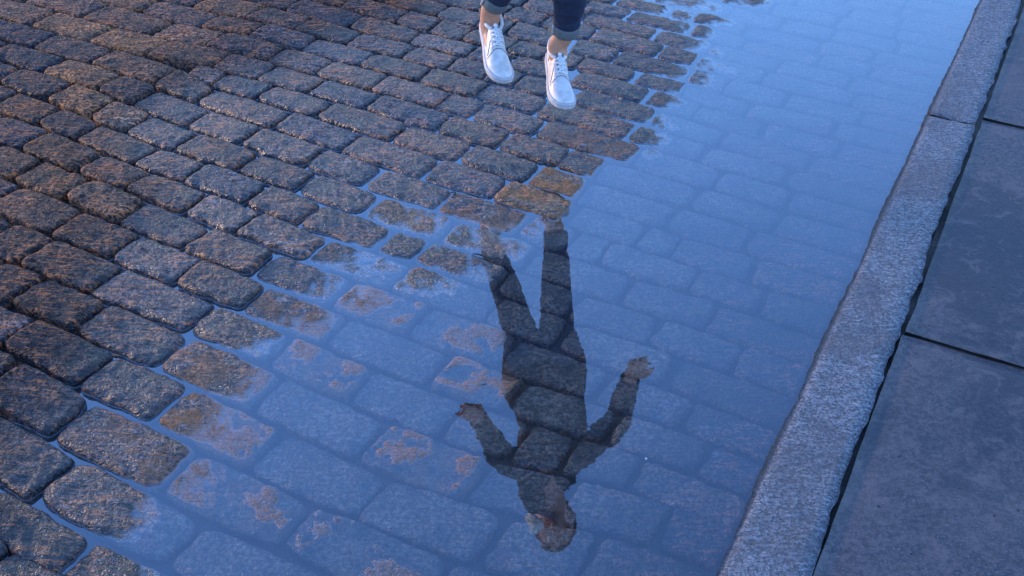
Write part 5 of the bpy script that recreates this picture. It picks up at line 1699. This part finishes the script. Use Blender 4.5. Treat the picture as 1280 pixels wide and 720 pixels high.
    for sx in (-1, 1):
        bm = bmesh.new()
        tube(bm, [M @ (top(0.13 + 0.02 * k, sx * (0.62 + 0.05 * k)) + Vector((0, sx * 0.0006, 0))) for k in range(8)], [0.0014] * 8, 6)
        link_bm("seam", bm, M_STITCH, sh); bm = bmesh.new()
        tube(bm, [M @ (top(0.50 + 0.024 * k, sx * (0.70 + 0.034 * k)) + Vector((0, sx * 0.0004, 0))) for k in range(8)], [0.0012] * 8, 6)
        link_bm("seam", bm, M_STITCH, sh)
    # laces: crossing bars and a tied bow with two loops and two ends
    bm = bmesh.new()
    for k in range(5):
        u = 0.372 + 0.062 * k; w_ = 0.60 - 0.03 * k
        bar = [M @ (top(u + 0.012 * x_, w_ * x_) + Vector((0, 0, 0.0036 + 0.002 * (1 - x_ * x_)))) for x_ in (-1, -0.6, -0.2, 0.2, 0.6, 1)]
        tube(bm, bar, [(0.0034, 0.0018)] * 6, 8)
        if k < 4:
            bar = [M @ (top(u + 0.031 + 0.036 * x_, w_ * x_) + Vector((0, 0, 0.0052 + 0.002 * (1 - x_ * x_)))) for x_ in (-1, -0.6, -0.2, 0.2, 0.6, 1)]
            tube(bm, bar, [(0.0030, 0.0016)] * 6, 8)
            bar = [M @ (top(u + 0.031 - 0.036 * x_, w_ * x_) + Vector((0, 0, 0.0044 + 0.002 * (1 - x_ * x_)))) for x_ in (-1, -0.6, -0.2, 0.2, 0.6, 1)]
            tube(bm, bar, [(0.0030, 0.0016)] * 6, 8)
    link_bm("lacing", bm, M_LACE, sh); bm = bmesh.new()
    kn = top(0.375, 0) + Vector((0, 0, 0.012))
    ball(bm, M @ kn, 0.0062, seg=10)
    link_bm("lace_knot", bm, M_LACE, sh)
    for sx in (-1, 1):
        bm = bmesh.new()
        loop = [kn, kn + Vector((0.006, sx * 0.014, 0.004)), kn + Vector((0.018, sx * 0.031, -0.003)), kn + Vector((0.040, sx * 0.038, -0.018)), kn + Vector((0.042, sx * 0.024, -0.010)), kn + Vector((0.018, sx * 0.008, 0.002)), kn]
        pp, rr_ = smooth_path(loop, [(0.0036, 0.0022)] * 7, 4)
        tube(bm, pp, rr_, 8)
        end = [kn, kn + Vector((0.016, sx * 0.010, 0.003)), kn + Vector((0.036, sx * 0.024, -0.007)), kn + Vector((0.058, sx * (0.034 if sx > 0 else 0.026), -0.022))]
        pp, rr_ = smooth_path(end, [(0.0028, 0.0018)] * 4, 4)
        tube(bm, pp, rr_, 8)
        link_bm("lace_bow", bm, M_LACE, sh)
    return sh

sneaker(Vector((-0.043, 2.975, 0.238)), Vector((-0.100, 3.215, 0.342)), R(-4), 1)
sneaker(Vector((0.145, 2.945, 0.170)), Vector((0.112, 3.195, 0.240)), R(-4), 1)
